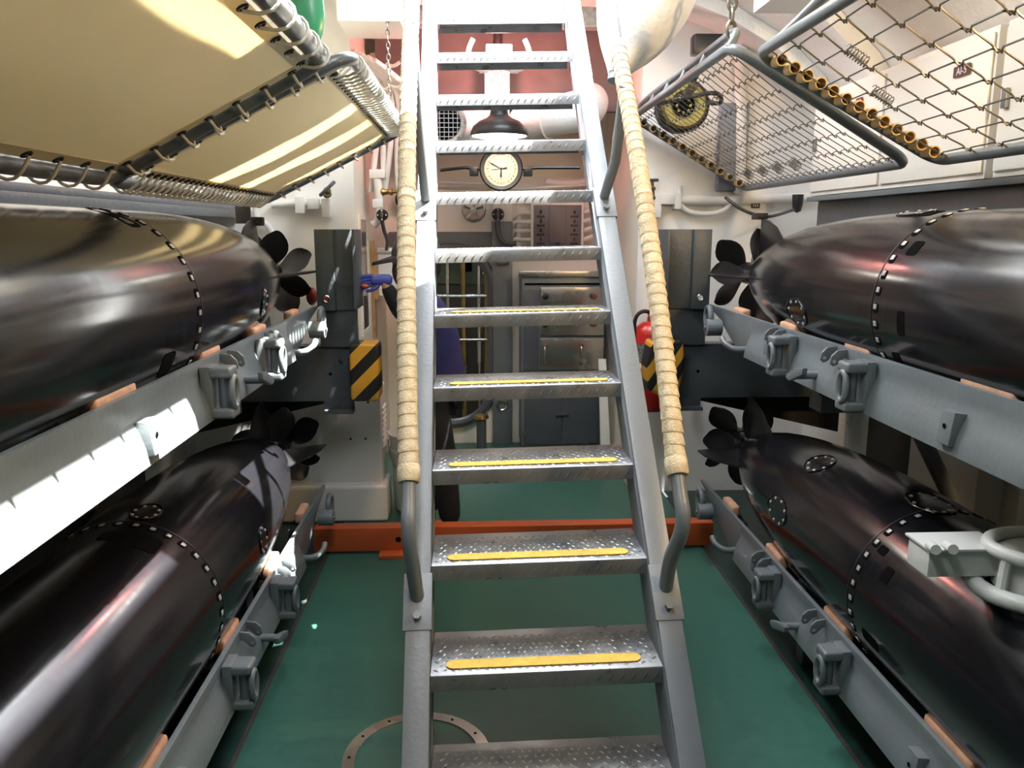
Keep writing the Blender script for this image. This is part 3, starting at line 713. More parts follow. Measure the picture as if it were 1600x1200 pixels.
def canvas_bunk(lab, xo, zo, xi, zi, y0, y1, nside, nend, gap_side, gap_end, sag, rt=.023):
    t = thing('canvas_bunk', lab, 'bunk', group='canvas bunks', local=True)
    w_, l = place_bunk(t, xo, zo, xi, zi, y0, y1)
    b = MB(); b.tube(round_rect_path(w_, l, .07), rt, 12, closed=True); b.build('pipe_frame', 'pipegrey', t)
    b = MB(); cw, cl = w_ - 2 * gap_side, l - 2 * gap_end; nx, ny = 16, 30
    vs = []
    for zz in (0, .003):
        for i in range(nx + 1):
            for j in range(ny + 1):
                u, v = i / nx * 2 - 1, j / ny * 2 - 1
                rip = .006 * math.sin(9 * v + 3 * u) * (1 - u * u)
                sc1 = .006 * (abs(math.sin(PI * nend * i / nx)) if abs(v) == 1 else 0); sc2 = .004 * (abs(math.sin(PI * nside * j / ny)) if abs(u) == 1 else 0)
                vs.append((u * (cw / 2 - sc2), v * (cl / 2 - sc1), zz - sag * (1 - u * u) * (1 - v * v) + rip * (1 - v * v)))
    K = (nx + 1) * (ny + 1); fs = []
    for i in range(nx):
        for j in range(ny):
            a = i * (ny + 1) + j; fs.append((a, a + 1, a + ny + 2, a + ny + 1)); fs.append((K + a, K + a + ny + 1, K + a + ny + 2, K + a + 1))
    b.add(vs, fs); cv = b.build('canvas', 'canvas', t, smooth=60)
    # hem strip
    for sx in (-1, 1):
        b = MB(); b.box((sx * (cw / 2 - .018), 0, -.003), (.036, cl - .01, .004)); b.build('hem', 'canvas', cv)
    for sy in (-1, 1):
        b = MB(); b.box((0, sy * (cl / 2 - .018), -.003), (cw - .01, .036, .004)); b.build('hem', 'canvas', cv)
    ls, le = loop_mesh(rt, gap_side + .014), loop_mesh(rt, gap_end + .014)
    for i in range(nside):
        y = -cl / 2 + .05 + (cl - .10) * i / (nside - 1)
        for sx in (-1, 1):
            p = (sx * (cw / 2 - .014), y, -.006); put('lacing_loop', ls, t, p, (0, 0, 0 if sx > 0 else PI)); put('grommet', GRO, t, p)
    for i in range(nend):
        x = -cw / 2 + .05 + (cw - .10) * i / (nend - 1)
        for sy in (-1, 1):
            p = (x, sy * (cl / 2 - .014), -.006); put('lacing_loop', le, t, p, (0, 0, sy * PI / 2)); put('grommet', GRO, t, p)
    return t
canvas_bunk('cream canvas bunk laced to a grey pipe frame, nearer the green plastic sheet', -1.02, 1.705, -.415, 2.02, .15, 2.335, 16, 7, .035, .035, .03, .026)
canvas_bunk('cream canvas bunk with dense cord lacing, hung farther along by the partition', -1.05, 1.70, -.352, 2.045, 2.40, 4.12, 30, 8, .055, .05, .015, .020)
# ------------------------------------------------------------------ wire mesh bunks
def coil(b, p0, p1, R, r, turns):
    p0, p1 = Vector(p0), Vector(p1); ax = (p1 - p0).normalized(); u = ax.orthogonal().normalized(); v = ax.cross(u); k = turns * 10
    b.tube([p0 + (p1 - p0) * (i / k) + (u * math.cos(2 * PI * i / 10) + v * math.sin(2 * PI * i / 10)) * R for i in range(k + 1)], r, 5)
def wire_bunk(lab, xo, zo, xi, zi, y0, y1, nl, nc, sleeves, rt=.0185, wr_=.0026):
    t = thing('wire_bunk', lab, 'bunk', group='wire mesh bunks', local=True)
    w_, l = place_bunk(t, xo, zo, xi, zi, y0, y1)
    b = MB(); b.tube(round_rect_path(w_, l, .06), rt, 12, closed=True); b.build('pipe_frame', 'rackgrey', t)
    mw, ml = w_ - .09, l - .16
    def sag(x, y): return -.012 * (1 - (2 * x / w_) ** 2)
    nodes_x = [-mw / 2 + mw * i / (nl - 1) for i in range(nl)]; nodes_y = [-ml / 2 + ml * j / (nc - 1) for j in range(nc)]
    for i, x in enumerate(nodes_x):     # lengthwise link wires with eyelets at every crossing
        b = MB(); pts = []
        for j, y in enumerate(nodes_y):
            z = sag(x, y)
            pts += [Vector((x, y - .018, z)), Vector((x + .011, y - .005, z - .006)), Vector((x + .010, y + .008, z + .004)), Vector((x - .005, y + .018, z))]
        b.tube(pts, wr_, 5); b.build('link_wire', 'wire', t)
    for j, y in enumerate(nodes_y):     # crosswise wires hooked to the frame
        b = MB(); pts = [Vector((-w_ / 2, y, 0))]
        for i, x in enumerate(nodes_x):
            z = sag(x, y); pts += [Vector((x - .020, y, z)), Vector((x - .006, y + .013, z + .004)), Vector((x + .010, y + .010, z - .003)), Vector((x + .008, y - .010, z)), Vector((x + .020, y - .004, z))]
        pts.append(Vector((w_ / 2, y, 0))); b.tube(pts, wr_, 5); b.build('cross_wire', 'wire', t)
    sl = MB(); sl.lathe([(.019, 0), (.019, .075), (.0155, .075), (.0155, 0)], (0, 0, 0), -Y_, 14, caps=False); SL_ = sl.mesh('spring_sleeve', 'tape_sleeve')
    for e in (1,):
        for k in range(sleeves):
            x = -w_ / 2 + .06 + (w_ - .12) * k / (sleeves - 1)
            o = put('spring_sleeve', SL_, t, (x, e * (l / 2 - .005), .002), (0.12, 0, 0 if e > 0 else PI))
            nx = min(nodes_x, key=lambda q: abs(q - x)); b = MB(); b.tube([(x, e * (l / 2 - .05), .002), (nx, e * ml / 2, sag(nx, 0))], .0016, 5); b.build('hook_wire', 'wire', t)
    return t, w_, l, nodes_x, nodes_y
M['tape_sleeve'] = mat('tan_sleeve', (.58, .41, .19), .5)
t, w_, l, nxs, nys = wire_bunk('wire mesh bunk with tan spring sleeves, in front of the cream lockers', 1.555, 1.79, .925, 2.125, .75, 2.72, 8, 13, 13)
for (i, j) in ((1, 10), (3, 11)):
    b = MB(); coil(b, (nxs[i] * 1.0, nys[j], .0), (nxs[i] + .075, nys[j], -.004), .015, .0018, 8); b.build('coil_spring', 'wire', t)
# raised hand loop on the near bunk
b = MB(); b.tube(smooth_path([(-w_ / 2, l / 2 - .16, 0), (-w_ / 2 + .02, l / 2 - .20, .07), (-w_ / 2 + .03, l / 2 - .30, .13), (-w_ / 2 + .03, l / 2 - .62, .15), (-w_ / 2, l / 2 - .85, .0)], 5), .017, 10); b.build('hand_loop', 'rackgrey', t)
t, w_, l, nxs, nys = wire_bunk('wire mesh bunk with coil springs, farther along beside the brass valve', 1.50, 1.79, .86, 2.165, 2.80, 4.52, 8, 24, 11, wr_=.0019)
for j in (4, 7, 10, 13):
    b = MB(); coil(b, (nxs[6], nys[23 - j], .0), (nxs[6] + .05, nys[23 - j] + .02, -.004), .018, .0018, 7); b.build('coil_spring', 'wire', t)
b = MB(); coil(b, (nxs[0], nys[8], 0), (nxs[0] + .01, nys[8] + .11, -.01), .018, .0018, 8); b.build('coil_spring', 'wire', t)
# guard truss along the inboard side
b = MB(); b.tube(smooth_path([(-w_ / 2 + .0, l / 2 - .05, .0), (-w_ / 2 - .0, l / 2 - .12, .075), (-w_ / 2, -.2, .085), (-w_ / 2, -l / 2 + .16, .085), (-w_ / 2 + .0, -l / 2 + .05, .05), (-w_ / 2, -l / 2 + .03, 0)], 5), .014, 10); gt = b.build('guard_rail', 'rackgrey', t)
for y in (-.45, -.15, .15, .45):
    b = MB(); b.tube([(-w_ / 2, y, 0), (-w_ / 2, y + .06, .085)], .009, 8); b.build('guard_strut', 'rackgrey', gt)
# chains
def chain(lab, p0, p1, L=.045, r=.005, W=.012):
    p0, p1 = Vector(p0), Vector(p1); t = thing('chain', lab, 'chain', p0, 'chains holding the bunks')
    b = MB(); pts = [Vector((W * math.sin(2 * PI * i / 16), 0, (L / 2 - r) * math.cos(2 * PI * i / 16))) for i in range(16)]
    b.tube(pts, r, 6, closed=True); me = b.mesh('link', 'wire'); n = int((p1 - p0).length / (L - 3.2 * r)); d = (p1 - p0)
    q = d.to_track_quat('Z', 'Y')
    for i in range(n + 1):
        o = put('link', me, t, d * (i / n)); o.rotation_euler = (q.to_matrix() @ Matrix.Rotation(PI / 2 * (i % 2), 3, 'Z')).to_euler()
    return t
chain('dark steel chain hanging down to the wire mesh bunk', (.885, 2.90, 2.745), (.885, 2.90, 2.20), .062, .0065, .014)
chain('thin steel chain hanging down to the canvas bunk', (-.405, 4.03, 2.745), (-.405, 4.03, 2.09), .036, .003, .008)
# ------------------------------------------------------------------ shelves and hull side lockers
t = thing('hull_ledge', 'grey longitudinal ledge on the hull above the torpedo by the canvas bunks', 'ledge', (-1.44, 1.9, 1.63))
b = MB(); b.box2((XL + .002, -.5, 1.665), (-1.25, 4.40, 1.69)); b.build('shelf_plate', 'darkgrey', t, bevel=.003)
b = MB(); b.box2((-1.27, -.5, 1.625), (-1.25, 4.40, 1.665)); b.build('edge_strip', 'darkgrey', t, bevel=.002)
for y in (.6, 1.6, 2.6, 3.6): b = MB(); b.prism([(XL + .002, 1.45), (XL + .002, 1.664), (-1.275, 1.664)], (0, y, 0), X_, Z_, Y_ * .02); b.build('bracket', 'darkgrey', t)
t = thing('hull_ledge', 'dark grey box ledge behind the torpedo under the wire mesh bunks', 'ledge', (1.83, 2.2, 1.58))
b = MB(); b.box2((1.70, .2, 1.56), (XR - .002, 4.0, 1.70)); b.build('box_body', 'darkgrey', t, bevel=.004)
b = MB(); b.box2((1.65, .2, 1.70), (XR - .002, 4.02, 1.722)); b.build('top_plate', 'rackgrey', t, bevel=.002)
def locker(lab, x0, x1, y0, y1, z0, z1, ndoor, m='cream'):
    t = thing('hull_locker', lab, 'locker', ((x0 + x1) / 2, (y0 + y1) / 2, z0), 'lockers along the hull')
    b = MB(); b.box2((x0, y0, z0), (x1, y1, z1)); b.build('body', m, t, bevel=.006)
    for k in range(ndoor):
        a0 = y0 + (y1 - y0) * k / ndoor + .012; a1_ = y0 + (y1 - y0) * (k + 1) / ndoor - .012
        b = MB(); b.box2((x0 - .010, a0, z0 + .02), (x0 - .0005, a1_, z1 - .02)); dr = b.build('door', m, t, bevel=.004)
        b = MB(); b.box2((x0 - .024, a1_ - .05, (z0 + z1) / 2 - .03), (x0 - .010, a1_ - .025, (z0 + z1) / 2 + .03)); b.build('latch', 'rackgrey', dr, bevel=.004)
    return t
locker('tall cream locker against the hull behind the wire mesh, at the ladder end', 1.66, 1.78, 2.62, 4.00, 1.725, 2.20, 2)
locker('long cream locker against the hull behind the wire mesh, lit by the bunk lamp', 1.66, 1.78, .6, 2.58, 1.725, 2.20, 3)
t = thing('hull_cabinet', 'low white panel with a round black cover beside the lower torpedo', 'panel', (1.93, 2.9, .5))
b = MB(); b.box2((1.86, 2.78, .30), (XR - .003, 3.25, 1.10)); b.build('panel_body', 'white', t, bevel=.004)
cc = Vector((1.858, 3.02, .86)); b = MB(); b.lathe([(.0, .018), (.07, .018), (.095, .012), (.10, 0)], cc, -X_, 28); cvr = b.build('round_cover', 'blackpaint', t)
for i in range(8): a = 2 * PI * i / 8; p = cc + Vector((-.016, .082 * math.cos(a), .082 * math.sin(a))); MB().cyl(p, p - X_ * .008, .010, 6).build('bolt', 'blackpaint', cvr)
t = thing('hull_cabinet', 'low white panel beside the swing clamp', 'panel', (1.93, 2.1, .5))
b = MB(); b.box2((1.86, 1.6, .30), (XR - .003, 2.55, 1.10)); b.build('panel_body', 'white', t, bevel=.004)
b = MB(); b.box2((1.85, 1.9, .85), (1.86, 2.05, .95)); b.build('cover_plate', 'white', t, bevel=.003)
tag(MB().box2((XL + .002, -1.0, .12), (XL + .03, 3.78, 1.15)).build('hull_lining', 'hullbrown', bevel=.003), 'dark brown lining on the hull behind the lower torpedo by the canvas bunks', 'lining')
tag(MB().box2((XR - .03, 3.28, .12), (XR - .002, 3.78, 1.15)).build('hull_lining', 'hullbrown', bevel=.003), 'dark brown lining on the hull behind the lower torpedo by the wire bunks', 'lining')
# sign plates on the locker side
def sign(lab, p, n, w_, h_, body, mback='signblack', mtext='labelwhite', size=.03):
    """n: outward axis '-X' or '-Y'"""
    rot = (PI / 2, 0, -PI / 2) if n == '-X' else (PI / 2, 0, 0)
    t = thing('sign_plate', lab, 'sign', p, 'small black sign plates', local=True); t.rotation_euler = rot
    b = MB(); b.prism(rrect(w_, h_, .004, 2), (0, 0, 0), X_, Y_, Z_ * .002); b.build('plate', mback, t, smooth=0)
    if body: text_mesh('lettering', body, size, mtext, t, (0, -.001, .0025), (0, 0, 0))
    else:
        for k in range(3): b = MB(); b.box(((k - 1) * w_ * .25, 0, .0024), (w_ * .13, h_ * .5, .0008)); b.build('lettering', mtext, t, smooth=0)
sign('black AI-5 sign plate on the lit cream locker', (1.645, 2.78, 2.09), '-X', .095, .036, 'AI-5', size=.034)
sign('small dark red sign plate on the cream locker by the sleeves', (1.645, 3.52, 2.10), '-X', .06, .034, None, 'darkred')
sign('small black sign plate low on the hull locker', (1.645, 3.22, 1.83), '-X', .06, .03, None)
sign('small black sign plate on the white partition above the torpedo', (1.60, WRY - .003, 1.70), '-Y', .05, .03, None)
# warm bunk lamp outside the frame, at the lockers
t = thing('bunk_lamp', 'small brass bunk lamp over the cream lockers', 'lamp', (1.60, 1.35, 2.25))
b = MB(); b.lathe([(.05, 0), (.065, -.05), (.08, -.09)], (1.60, 1.35, 2.30), Z_, 24, caps=False); b.build('shade', 'brass', t)
b = MB(); b.ball((1.60, 1.35, 2.225), .025); b.build('bulb', 'warmbulb', t)
b = MB(); b.tube([(1.60, 1.35, 2.30), (1.62, 1.35, 2.45)], .008, 8); b.build('stem', 'brass', t)
ld = bpy.data.lights.new('bunk_lamp_light', 'POINT'); ld.energy = 75; ld.color = (1, .68, .33); ld.shadow_soft_size = .04
lo = bpy.data.objects.new('bunk_lamp_light', ld); COL.objects.link(lo); lo.location = (1.60, 1.35, 2.17)

# ------------------------------------------------------------------ overhead at the far end: lamp, clock, fan, ducts
lc = at(780, 212, 4.30)
t = thing('pendant_lamp', 'black dome pendant lamp lit below, hanging behind the ladder', 'lamp', lc)
b = MB(); pf = [(.148, -.004), (.150, .0), (.147, .018), (.135, .045), (.105, .070), (.070, .085), (.050, .10), (.045, .125), (.048, .135), (.048, .155), (.0, .158)]
b.lathe(pf, lc, Z_, 40, caps=False); b.build('shade', 'blackpaint', t)
b = MB(); b.lathe([(.0, -.012), (.10, -.012), (.142, -.003), (.138, .01), (.0, .012)], lc, Z_, 36); b.build('diffuser', 'bulb', t)
b = MB(); b.cyl(lc + Z_ * .155, lc + Z_ * .185, .045, 20); b.build('socket_collar', 'white_pipe', t)
jb = lc + Z_ * .36
for dx in (-.03, 0, .03):
    b = MB(); b.tube([lc + Vector((dx * 1.1, -.02, .18)), jb + Vector((dx * .5, -.045, .05))], .011, 8); b.build('stem_pipe', 'white_pipe', t)
b = MB(); b.box(jb + Z_ * .02, (.135, .07, .12)); b.build('junction_box', 'white_pipe', t, bevel=.008)
for s_ in (-1, 1):
    b = MB(); b.tube(smooth_path([jb + Vector((s_ * .05, 0, -.035)), jb + Vector((s_ * .10, 0, -.035)), jb + Vector((s_ * .145, 0, -.01)), jb + Vector((s_ * .155, 0, .05)), jb + Vector((s_ * .13, 0, .11))], 4), .013, 10); b.build('conduit', 'white_pipe', t)
    b = MB(); b.cyl(jb + Vector((s_ * .055, 0, -.035)), jb + Vector((s_ * .10, 0, -.035)), .02, 14); b.build('gland', 'white_pipe', t)
ld = bpy.data.lights.new('pendant_light', 'AREA'); ld.shape = 'DISK'; ld.size = .26; ld.energy = 2.5; ld.color = (1, .93, .82)
lo = bpy.data.objects.new('pendant_light', ld); COL.objects.link(lo); lo.location = lc - Z_ * .02
# backing board and red lamp behind the pendant
tag(MB().box2((.06, 4.78, 1.98), (.20, 4.80, 2.52)).build('lamp_board', 'white', bevel=.003), 'upright white board behind the pendant lamp, lit red', 'board')
t = thing('red_lamp', 'small red signal lamp behind the pendant lamp', 'lamp', (.13, 4.62, 2.52))
b = MB(); b.ball((.13, 4.62, 2.50), .022); b.build('bulb', 'redbulb', t); b = MB(); b.cyl((.13, 4.62, 2.515), (.13, 4.62, 2.748), .026, 16); b.build('holder', 'blackpaint', t)
ld = bpy.data.lights.new('red_lamp_light', 'POINT'); ld.energy = 18; ld.color = (1, .34, .29); ld.shadow_soft_size = .03
lo = bpy.data.objects.new('red_lamp_light', ld); COL.objects.link(lo); lo.location = (.13, 4.58, 2.46)
# clock
ck = at(783, 264, 4.55)
t = thing('wall_clock', 'round black rimmed clock with cream dial behind the ladder', 'clock', ck)
b = MB(); b.lathe([(.0, .05), (.105, .05), (.118, .03), (.120, -.01), (.112, -.022), (.094, -.018), (.092, -.004)], ck, Y_, 48, caps=False); b.build('case', 'blackpaint', t)
b = MB(); b.lathe([(.0, -.004), (.093, -.004)], ck, Y_, 48, caps=False); b.build('dial', 'dial', t, smooth=0)
b = MB(); b.ring(ck - Y_ * .005, Y_, .056, .0006, 48, 4); b.build('inner_circle', 'wire', t)
for h in range(24):
    a = 2 * PI * h / 24; s_ = '2400' if h == 0 else str(h)
    text_mesh('numeral', s_, .0165 if h else .018, 'signblack', t, Vector((.078 * math.sin(a), -.0055, .078 * math.cos(a))))
for ang, L1, L2, wd, nm in ((-62, .074, .0, .004, 'minute_hand'), (182, .050, .010, .006, 'hour_hand'), (80, .036, 0, .005, 'second_hand'), (-95, .058, .02, .0016, 'thin_hand')):
    a = R_(ang); u = Vector((math.sin(a), 0, math.cos(a))); v = Vector((math.cos(a), 0, -math.sin(a)))
    b = MB(); b.prism([(-L2, -wd * .4), (L1 * .8, -wd), (L1, 0), (L1 * .8, wd), (-L2, wd * .4)], ck - Y_ * .0075, u, v, -Y_ * .001); b.build(nm, 'signblack', t, smooth=0)
for s_, e in ((-1, at(688, 266, 4.6)), (1, at(906, 262, 4.6))):
    b = MB(); b.tube([ck + Vector((s_ * .11, .03, 0)), ck + Vector((s_ * .2, .04, .01)), e], .009, 8); b.build('mount_arm', 'blackpaint', t)
    b = MB(); b.box(ck + Vector((s_ * .15, .04, -.012)), (.05, .03, .05)); b.build('mount_clamp', 'blackpaint', t, bevel=.006)
# fan with grille and its duct
fc = at(694, 192, 4.45)
t = thing('vent_fan', 'round ventilation outlet with a square wire grille on a painted duct', 'vent', fc)
b = MB(); b.lathe([(.085, .0), (.085, .012), (.120, .012), (.120, -.004), (.105, -.012), (.090, -.008)], fc, Y_, 40, caps=False); b.build('flange', 'mottled', t)
for i in range(8): a = 2 * PI * i / 8; p = fc + Vector((.108 * math.cos(a), -.012, .108 * math.sin(a))); MB().cyl(p, p - Y_ * .005, .006, 6).build('bolt', 'wire', t)
for k in range(-3, 4):
    h = math.sqrt(max(.0001, .09 ** 2 - (k * .0235) ** 2))
    MB().box(fc + Vector((k * .0235, -.006, 0)), (.003, .004, 2 * h)).build('grille_bar', 'boltgrey', t, smooth=0)
    MB().box(fc + Vector((0, -.004, k * .0235)), (2 * h, .004, .003)).build('grille_bar', 'boltgrey', t, smooth=0)
b = MB(); b.cyl(fc + Y_ * .03, fc + Y_ * .032, .085, 32); b.build('dark_mouth', 'black', t)
b = MB(); b.tube(smooth_path([fc + Y_ * .012, fc + Vector((.01, .14, 0)), fc + Vector((.10, .24, -.005)), fc + Vector((.26, .25, -.02))], 5), .118, 24, caps=False); b.build('duct', 'cork', t)
dc = at(845, 185, 4.62)
t = thing('insulated_duct', 'white insulated duct elbow beside the pendant lamp', 'duct', dc)
b = MB(); b.tube(smooth_path([dc + Vector((-.10, .14, -.02)), dc + Vector((.02, .02, 0)), dc + Vector((.14, -.03, .02)), dc + Vector((.25, .05, .06)), dc + Vector((.30, .22, .12))], 5), [.10] * 5 + [.105] * 6 + [.11] * 10, 24); b.build('elbow', 'cork', t)
b = MB(); b.ring(dc + Vector((.03, .01, .0)), Vector((1, -.5, .1)), .108, .008, 28, 8); b.build('band', 'white_pipe', t)
# overhead plates and beams beyond the hatch
tag(MB().box2((-.62, 4.42, 2.60), (.92, 4.50, 2.70)).build('overhead_beam', 'mottled', bevel=.006), 'mottled white beam crossing overhead behind the ladder top', 'beam')
tag(MB().box2((-.58, 5.0, 2.26), (.88, 5.05, 2.748)).build('overhead_plate', 'mauve', bevel=.006), 'dark mauve overhead plate behind the pendant lamp', 'plate')
tag(MB().box2((-.62, 5.08, 2.20), (-.50, 5.4, 2.60)).build('overhead_box', 'white', bevel=.008), 'white overhead box behind the cable bundle', 'box')
tag(MB().box2((-.64, 4.02, 2.52), (-.34, 4.38, 2.745)).build('overhead_box', 'white', bevel=.015), 'sunlit white box under the overhead near the thin chain', 'box')
# insulated trunk beside the ladder hatch
p = [at(1035, -95, 3.35), at(1012, -20, 3.30), at(992, 40, 3.26), at(975, 85, 3.22), at(963, 118, 3.18)]
t = thing('insulated_funnel', 'white insulated trunk tapering down to the ladder handrail', 'duct', p[-1])
b = MB(); b.tube(smooth_path(p, 5), [.20] * 5 + [.195, .19, .185, .175, .165] + [.155, .145, .132, .118, .105] + [.09, .075, .06, .048, .038] + [.033], 28); b.build('tapered_shell', 'cork', t)
b = MB(); b.cyl(p[-1] + Vector((-.002, 0, -.02)), p[-1] + Vector((.01, .02, .06)), .032, 18); b.build('pipe_sleeve', 'rackgrey', t)
# boxes under the hull curve
tag(MB().box2((1.14, 3.05, 2.43), (1.44, 3.45, 2.545)).build('overhead_box', 'white', bevel=.008), 'white box under the sloping overhead near the dark chain', 'box')
# hull frame ribs under the overhead curve
for y, nm in ((4.15, 'nearest the partition'), (3.6, 'above the far wire bunk')):
    b = MB(); pts = [(x - .002, z - .002) for x, z in prof[1:]]; inn = [(x - .055, z - .05) for x, z in prof[1:]]
    b.prism(pts + inn[::-1], (0, y, 0), X_, Z_, Y_ * .05)
    tag(b.build('hull_rib', 'cork', bevel=.004), 'white curved hull frame over the wire mesh bunks, ' + nm, 'frame', 'hull frames')
# green plastic sheet
t = thing('green_sheet', 'green plastic sheet folded over a line above the canvas bunks', 'sheet', at(487, 70, 2.95))
b = MB(); P0 = [at(462, -140, 2.95), at(470, -30, 2.95), at(480, 35, 2.95), at(488, 62, 2.95), at(494, 76, 2.95)]
b.tube(smooth_path(P0, 4), [.075] * 4 + [.073, .070, .068, .066] + [.062, .056, .050, .044] + [.036, .028, .018, .010] + [.003], 12)
b.v = [Vector((v.x, 2.95 + (v.y - 2.95) * .4, min(v.z, 2.70))) for v in b.v]; b.build('sheet', 'glassgreen', t)
for s_ in (-.5, .3): b = MB(); b.tube([q + Vector((s_ * .055 * (1 - i * .2), -.026 * (1 - i * .2), 0)) for i, q in enumerate(P0)], .006, 6); b.build('fold', 'glassgreen', t)
# cable bundle beside the ladder
t = thing('cable_bundle', 'bundle of white painted cables tied with cord beside the canvas bunk', 'cables', at(612, 200, 4.75))
for k in range(6):
    x = 585 + 11 * k; b = MB(); b.tube(smooth_path([at(x - 55, 70 + 5 * k, 4.5), at(x - 25, 98 + 4 * k, 4.6), at(x - 3, 125 + 3 * k, 4.7), at(x + 6, 170, 4.76), at(x + 3, 230, 4.78), at(x - 2 + (6 if k % 2 else -4), 300, 4.8)], 5), .017, 9); b.build('cable', 'white_pipe', t)
for (xa, ya, xb, yb) in ((572, 108, 625, 100), (596, 138, 650, 132)):
    b = MB(); b.tube([at(xa + (xb - xa) * i / 8, ya + (yb - ya) * i / 8 + 3 * math.sin(i * 2.2), 4.60) for i in range(9)], .010, 7); b.build('tie_cord', 'rope', t)
# ------------------------------------------------------------------ far bulkhead fittings
def dial_unit(lab, p, r, m='blackpaint'):
    t = thing('rotary_switch', lab, 'switch', p, 'round black rotary switches')
    b = MB(); b.lathe([(0, .03), (r * .95, .03), (r, .0), (r * .92, -.012), (0, -.014)], p, Y_, 28); b.build('housing', m, t)
    b = MB(); b.prism([(-.004, -r * .55), (.004, -r * .55), (.008, 0), (.004, r * .55), (-.004, r * .55), (-.008, 0)], p - Y_ * .015, X_, Z_, -Y_ * .006); b.build('pointer', 'wire', t)
    for dx, dz in ((0, .75), (0, -.75), (.7, 0), (-.7, 0)): b = MB(); b.box(p + Vector((dx * r, -.0145, dz * r)), (.008, .002, .008)); b.build('mark', 'labelwhite', t, smooth=0)
    return t
dial_unit('round black rotary switch on the cream column behind the ladder', at(778, 335, 5.70), .044)
dial_unit('round black rotary switch hung on a white pipe beside the brass valve', at(597, 336, 4.70), .034)
gg = at(633, 312, 5.70)
t = thing('pressure_gauge', 'round black gauge on the far bulkhead beside the wrapped handrail', 'gauge', gg)
b = MB(); b.lathe([(0, .03), (.065, .03), (.068, -.01), (.055, -.016), (.052, -.006)], gg, Y_, 30, caps=False); b.build('case', 'blackpaint', t)
b = MB(); b.lathe([(0, -.006), (.053, -.006)], gg, Y_, 30, caps=False); b.build('dial', 'darkgrey', t, smooth=0)
b = MB(); b.box(gg + Vector((.01, -.008, .01)), (.05, .002, .004), Matrix.Rotation(.7, 3, 'Y')); b.build('needle', 'labelwhite', t, smooth=0)
hw = at(740, 328, 5.66)
t = thing('valve_handwheel', 'grey spoked handwheel on the bulkhead above the doorway', 'handwheel', hw)
b = MB(); b.ring(hw, Y_, .075, .011, 32, 8); b.build('rim', 'steel', t)
for i in range(5): a = 2 * PI * i / 5 + .3; b = MB(); b.tube([hw, hw + Vector((.07 * math.cos(a), 0, .07 * math.sin(a)))], .008, 6); b.build('spoke', 'steel', t)
b = MB(); b.cyl(hw + Y_ * .13, hw - Y_ * .015, .020, 14); b.build('hub', 'steel', t)
b = MB(); b.cyl(hw + Vector((-.05, 0, -.055)), hw + Vector((-.05, -.05, -.055)), .010, 10); b.build('grip', 'chrome', t)
# switch panel
c0, c1 = at(830, 316, 5.68), at(912, 385, 5.68)
t = thing('switch_panel', 'grey electrical panel with two rows of toggle switches in a cream frame', 'electrical panel', ((c0.x + c1.x) / 2, 5.74, c1.z))
b = MB(); b.box2((c0.x, 5.70, c1.z - .02), (c1.x, 5.79, c0.z)); b.build('frame', 'cream', t, bevel=.006)
b = MB(); b.box2((c0.x + .018, 5.69, c1.z), (c1.x - .018, 5.701, c0.z - .018)); b.build('face_plate', 'plumgrey', t, bevel=.003)
cx = (c0.x + c1.x) / 2
b = MB(); b.box2((cx - .06, 5.678, c1.z + .02), (cx + .06, 5.69, c0.z - .03)); dd = b.build('hinged_cover', 'plumgrey', t, bevel=.003)
b = MB(); b.box((cx, 5.676, c1.z + .022), (.03, .008, .012)); b.build('latch', 'blackpaint', dd, bevel=.002)
for s_ in (-1, 1):
    for k in range(4):
        p = Vector((cx + s_ * .118, 5.685, c0.z - .075 - k * .062)); b = MB(); b.tube([p, p + Vector((0, -.02, .018))], .006, 8); tg = b.build('toggle', 'brass', t)
        b = MB(); b.box(p + Vector((0, .003, -.022)), (.055, .003, .014)); b.build('label_tab', 'signblack', tg, smooth=0)
for k in range(4):
    z = c0.z - .07 - k * .062; b = MB(); b.tube(smooth_path([(c0.x, 5.74, z), (c0.x - .06, 5.74, z), (c0.x - .11, 5.75, z - .02 * (k == 0)), (c0.x - .14, 5.78, z - .05)], 4), .014, 8); b.build('conduit', 'white_pipe', t)
    b = MB(); b.tube(smooth_path([(c1.x, 5.74, z), (c1.x + .06, 5.74, z + .02), (c1.x + .11, 5.75, z + .05), (c1.x + .13, 5.78, z + .10)], 4), .014, 8); b.build('conduit', 'white_pipe', t)
b = MB(); b.box2((c0.x - .095, 5.755, c1.z), (c0.x - .065, 5.775, c0.z - .03)); b.build('conduit_clip', 'white_pipe', t)
# stainless galley oven
o0, o1 = at(815, 428, 5.45), at(947, 690, 5.45)
t = thing('galley_oven', 'grey cabinet with stainless drawers and double doors behind the ladder', 'cabinet', ((o0.x + o1.x) / 2, 5.6, 0))
W0, W1, ZT_ = o0.x, o1.x - .03, o0.z
b = MB(); b.box2((W0, 5.45, .06), (W1, 5.79, ZT_)); b.build('body', 'rackgrey', t, bevel=.006)
b = MB(); b.box2((W0 + .01, 5.47, 0), (W1 - .01, 5.78, .059)); b.build('plinth', 'blackpaint', t)
b = MB(); b.box2((W0 - .02, 5.43, ZT_ - .02), (W1 + .01, 5.46, ZT_ + .02)); b.build('hood_edge', 'steel', t, bevel=.004)
b = MB(); b.box2((W0 + .02, 5.444, ZT_ - .075), (W1 - .01, 5.4495, ZT_ - .062)); b.build('vent_slit', 'black', t, smooth=0)
def drawer(z0, z1, m='steel', nm='drawer'):
    b = MB(); b.box2((W0 + .13, 5.435, z0), (W1 - .005, 5.4495, z1)); return b.build(nm, m, t, bevel=.003)
d1 = drawer(ZT_ - .24, ZT_ - .09); d2 = drawer(ZT_ - .42, ZT_ - .26); d3 = drawer(ZT_ - .66, ZT_ - .44)
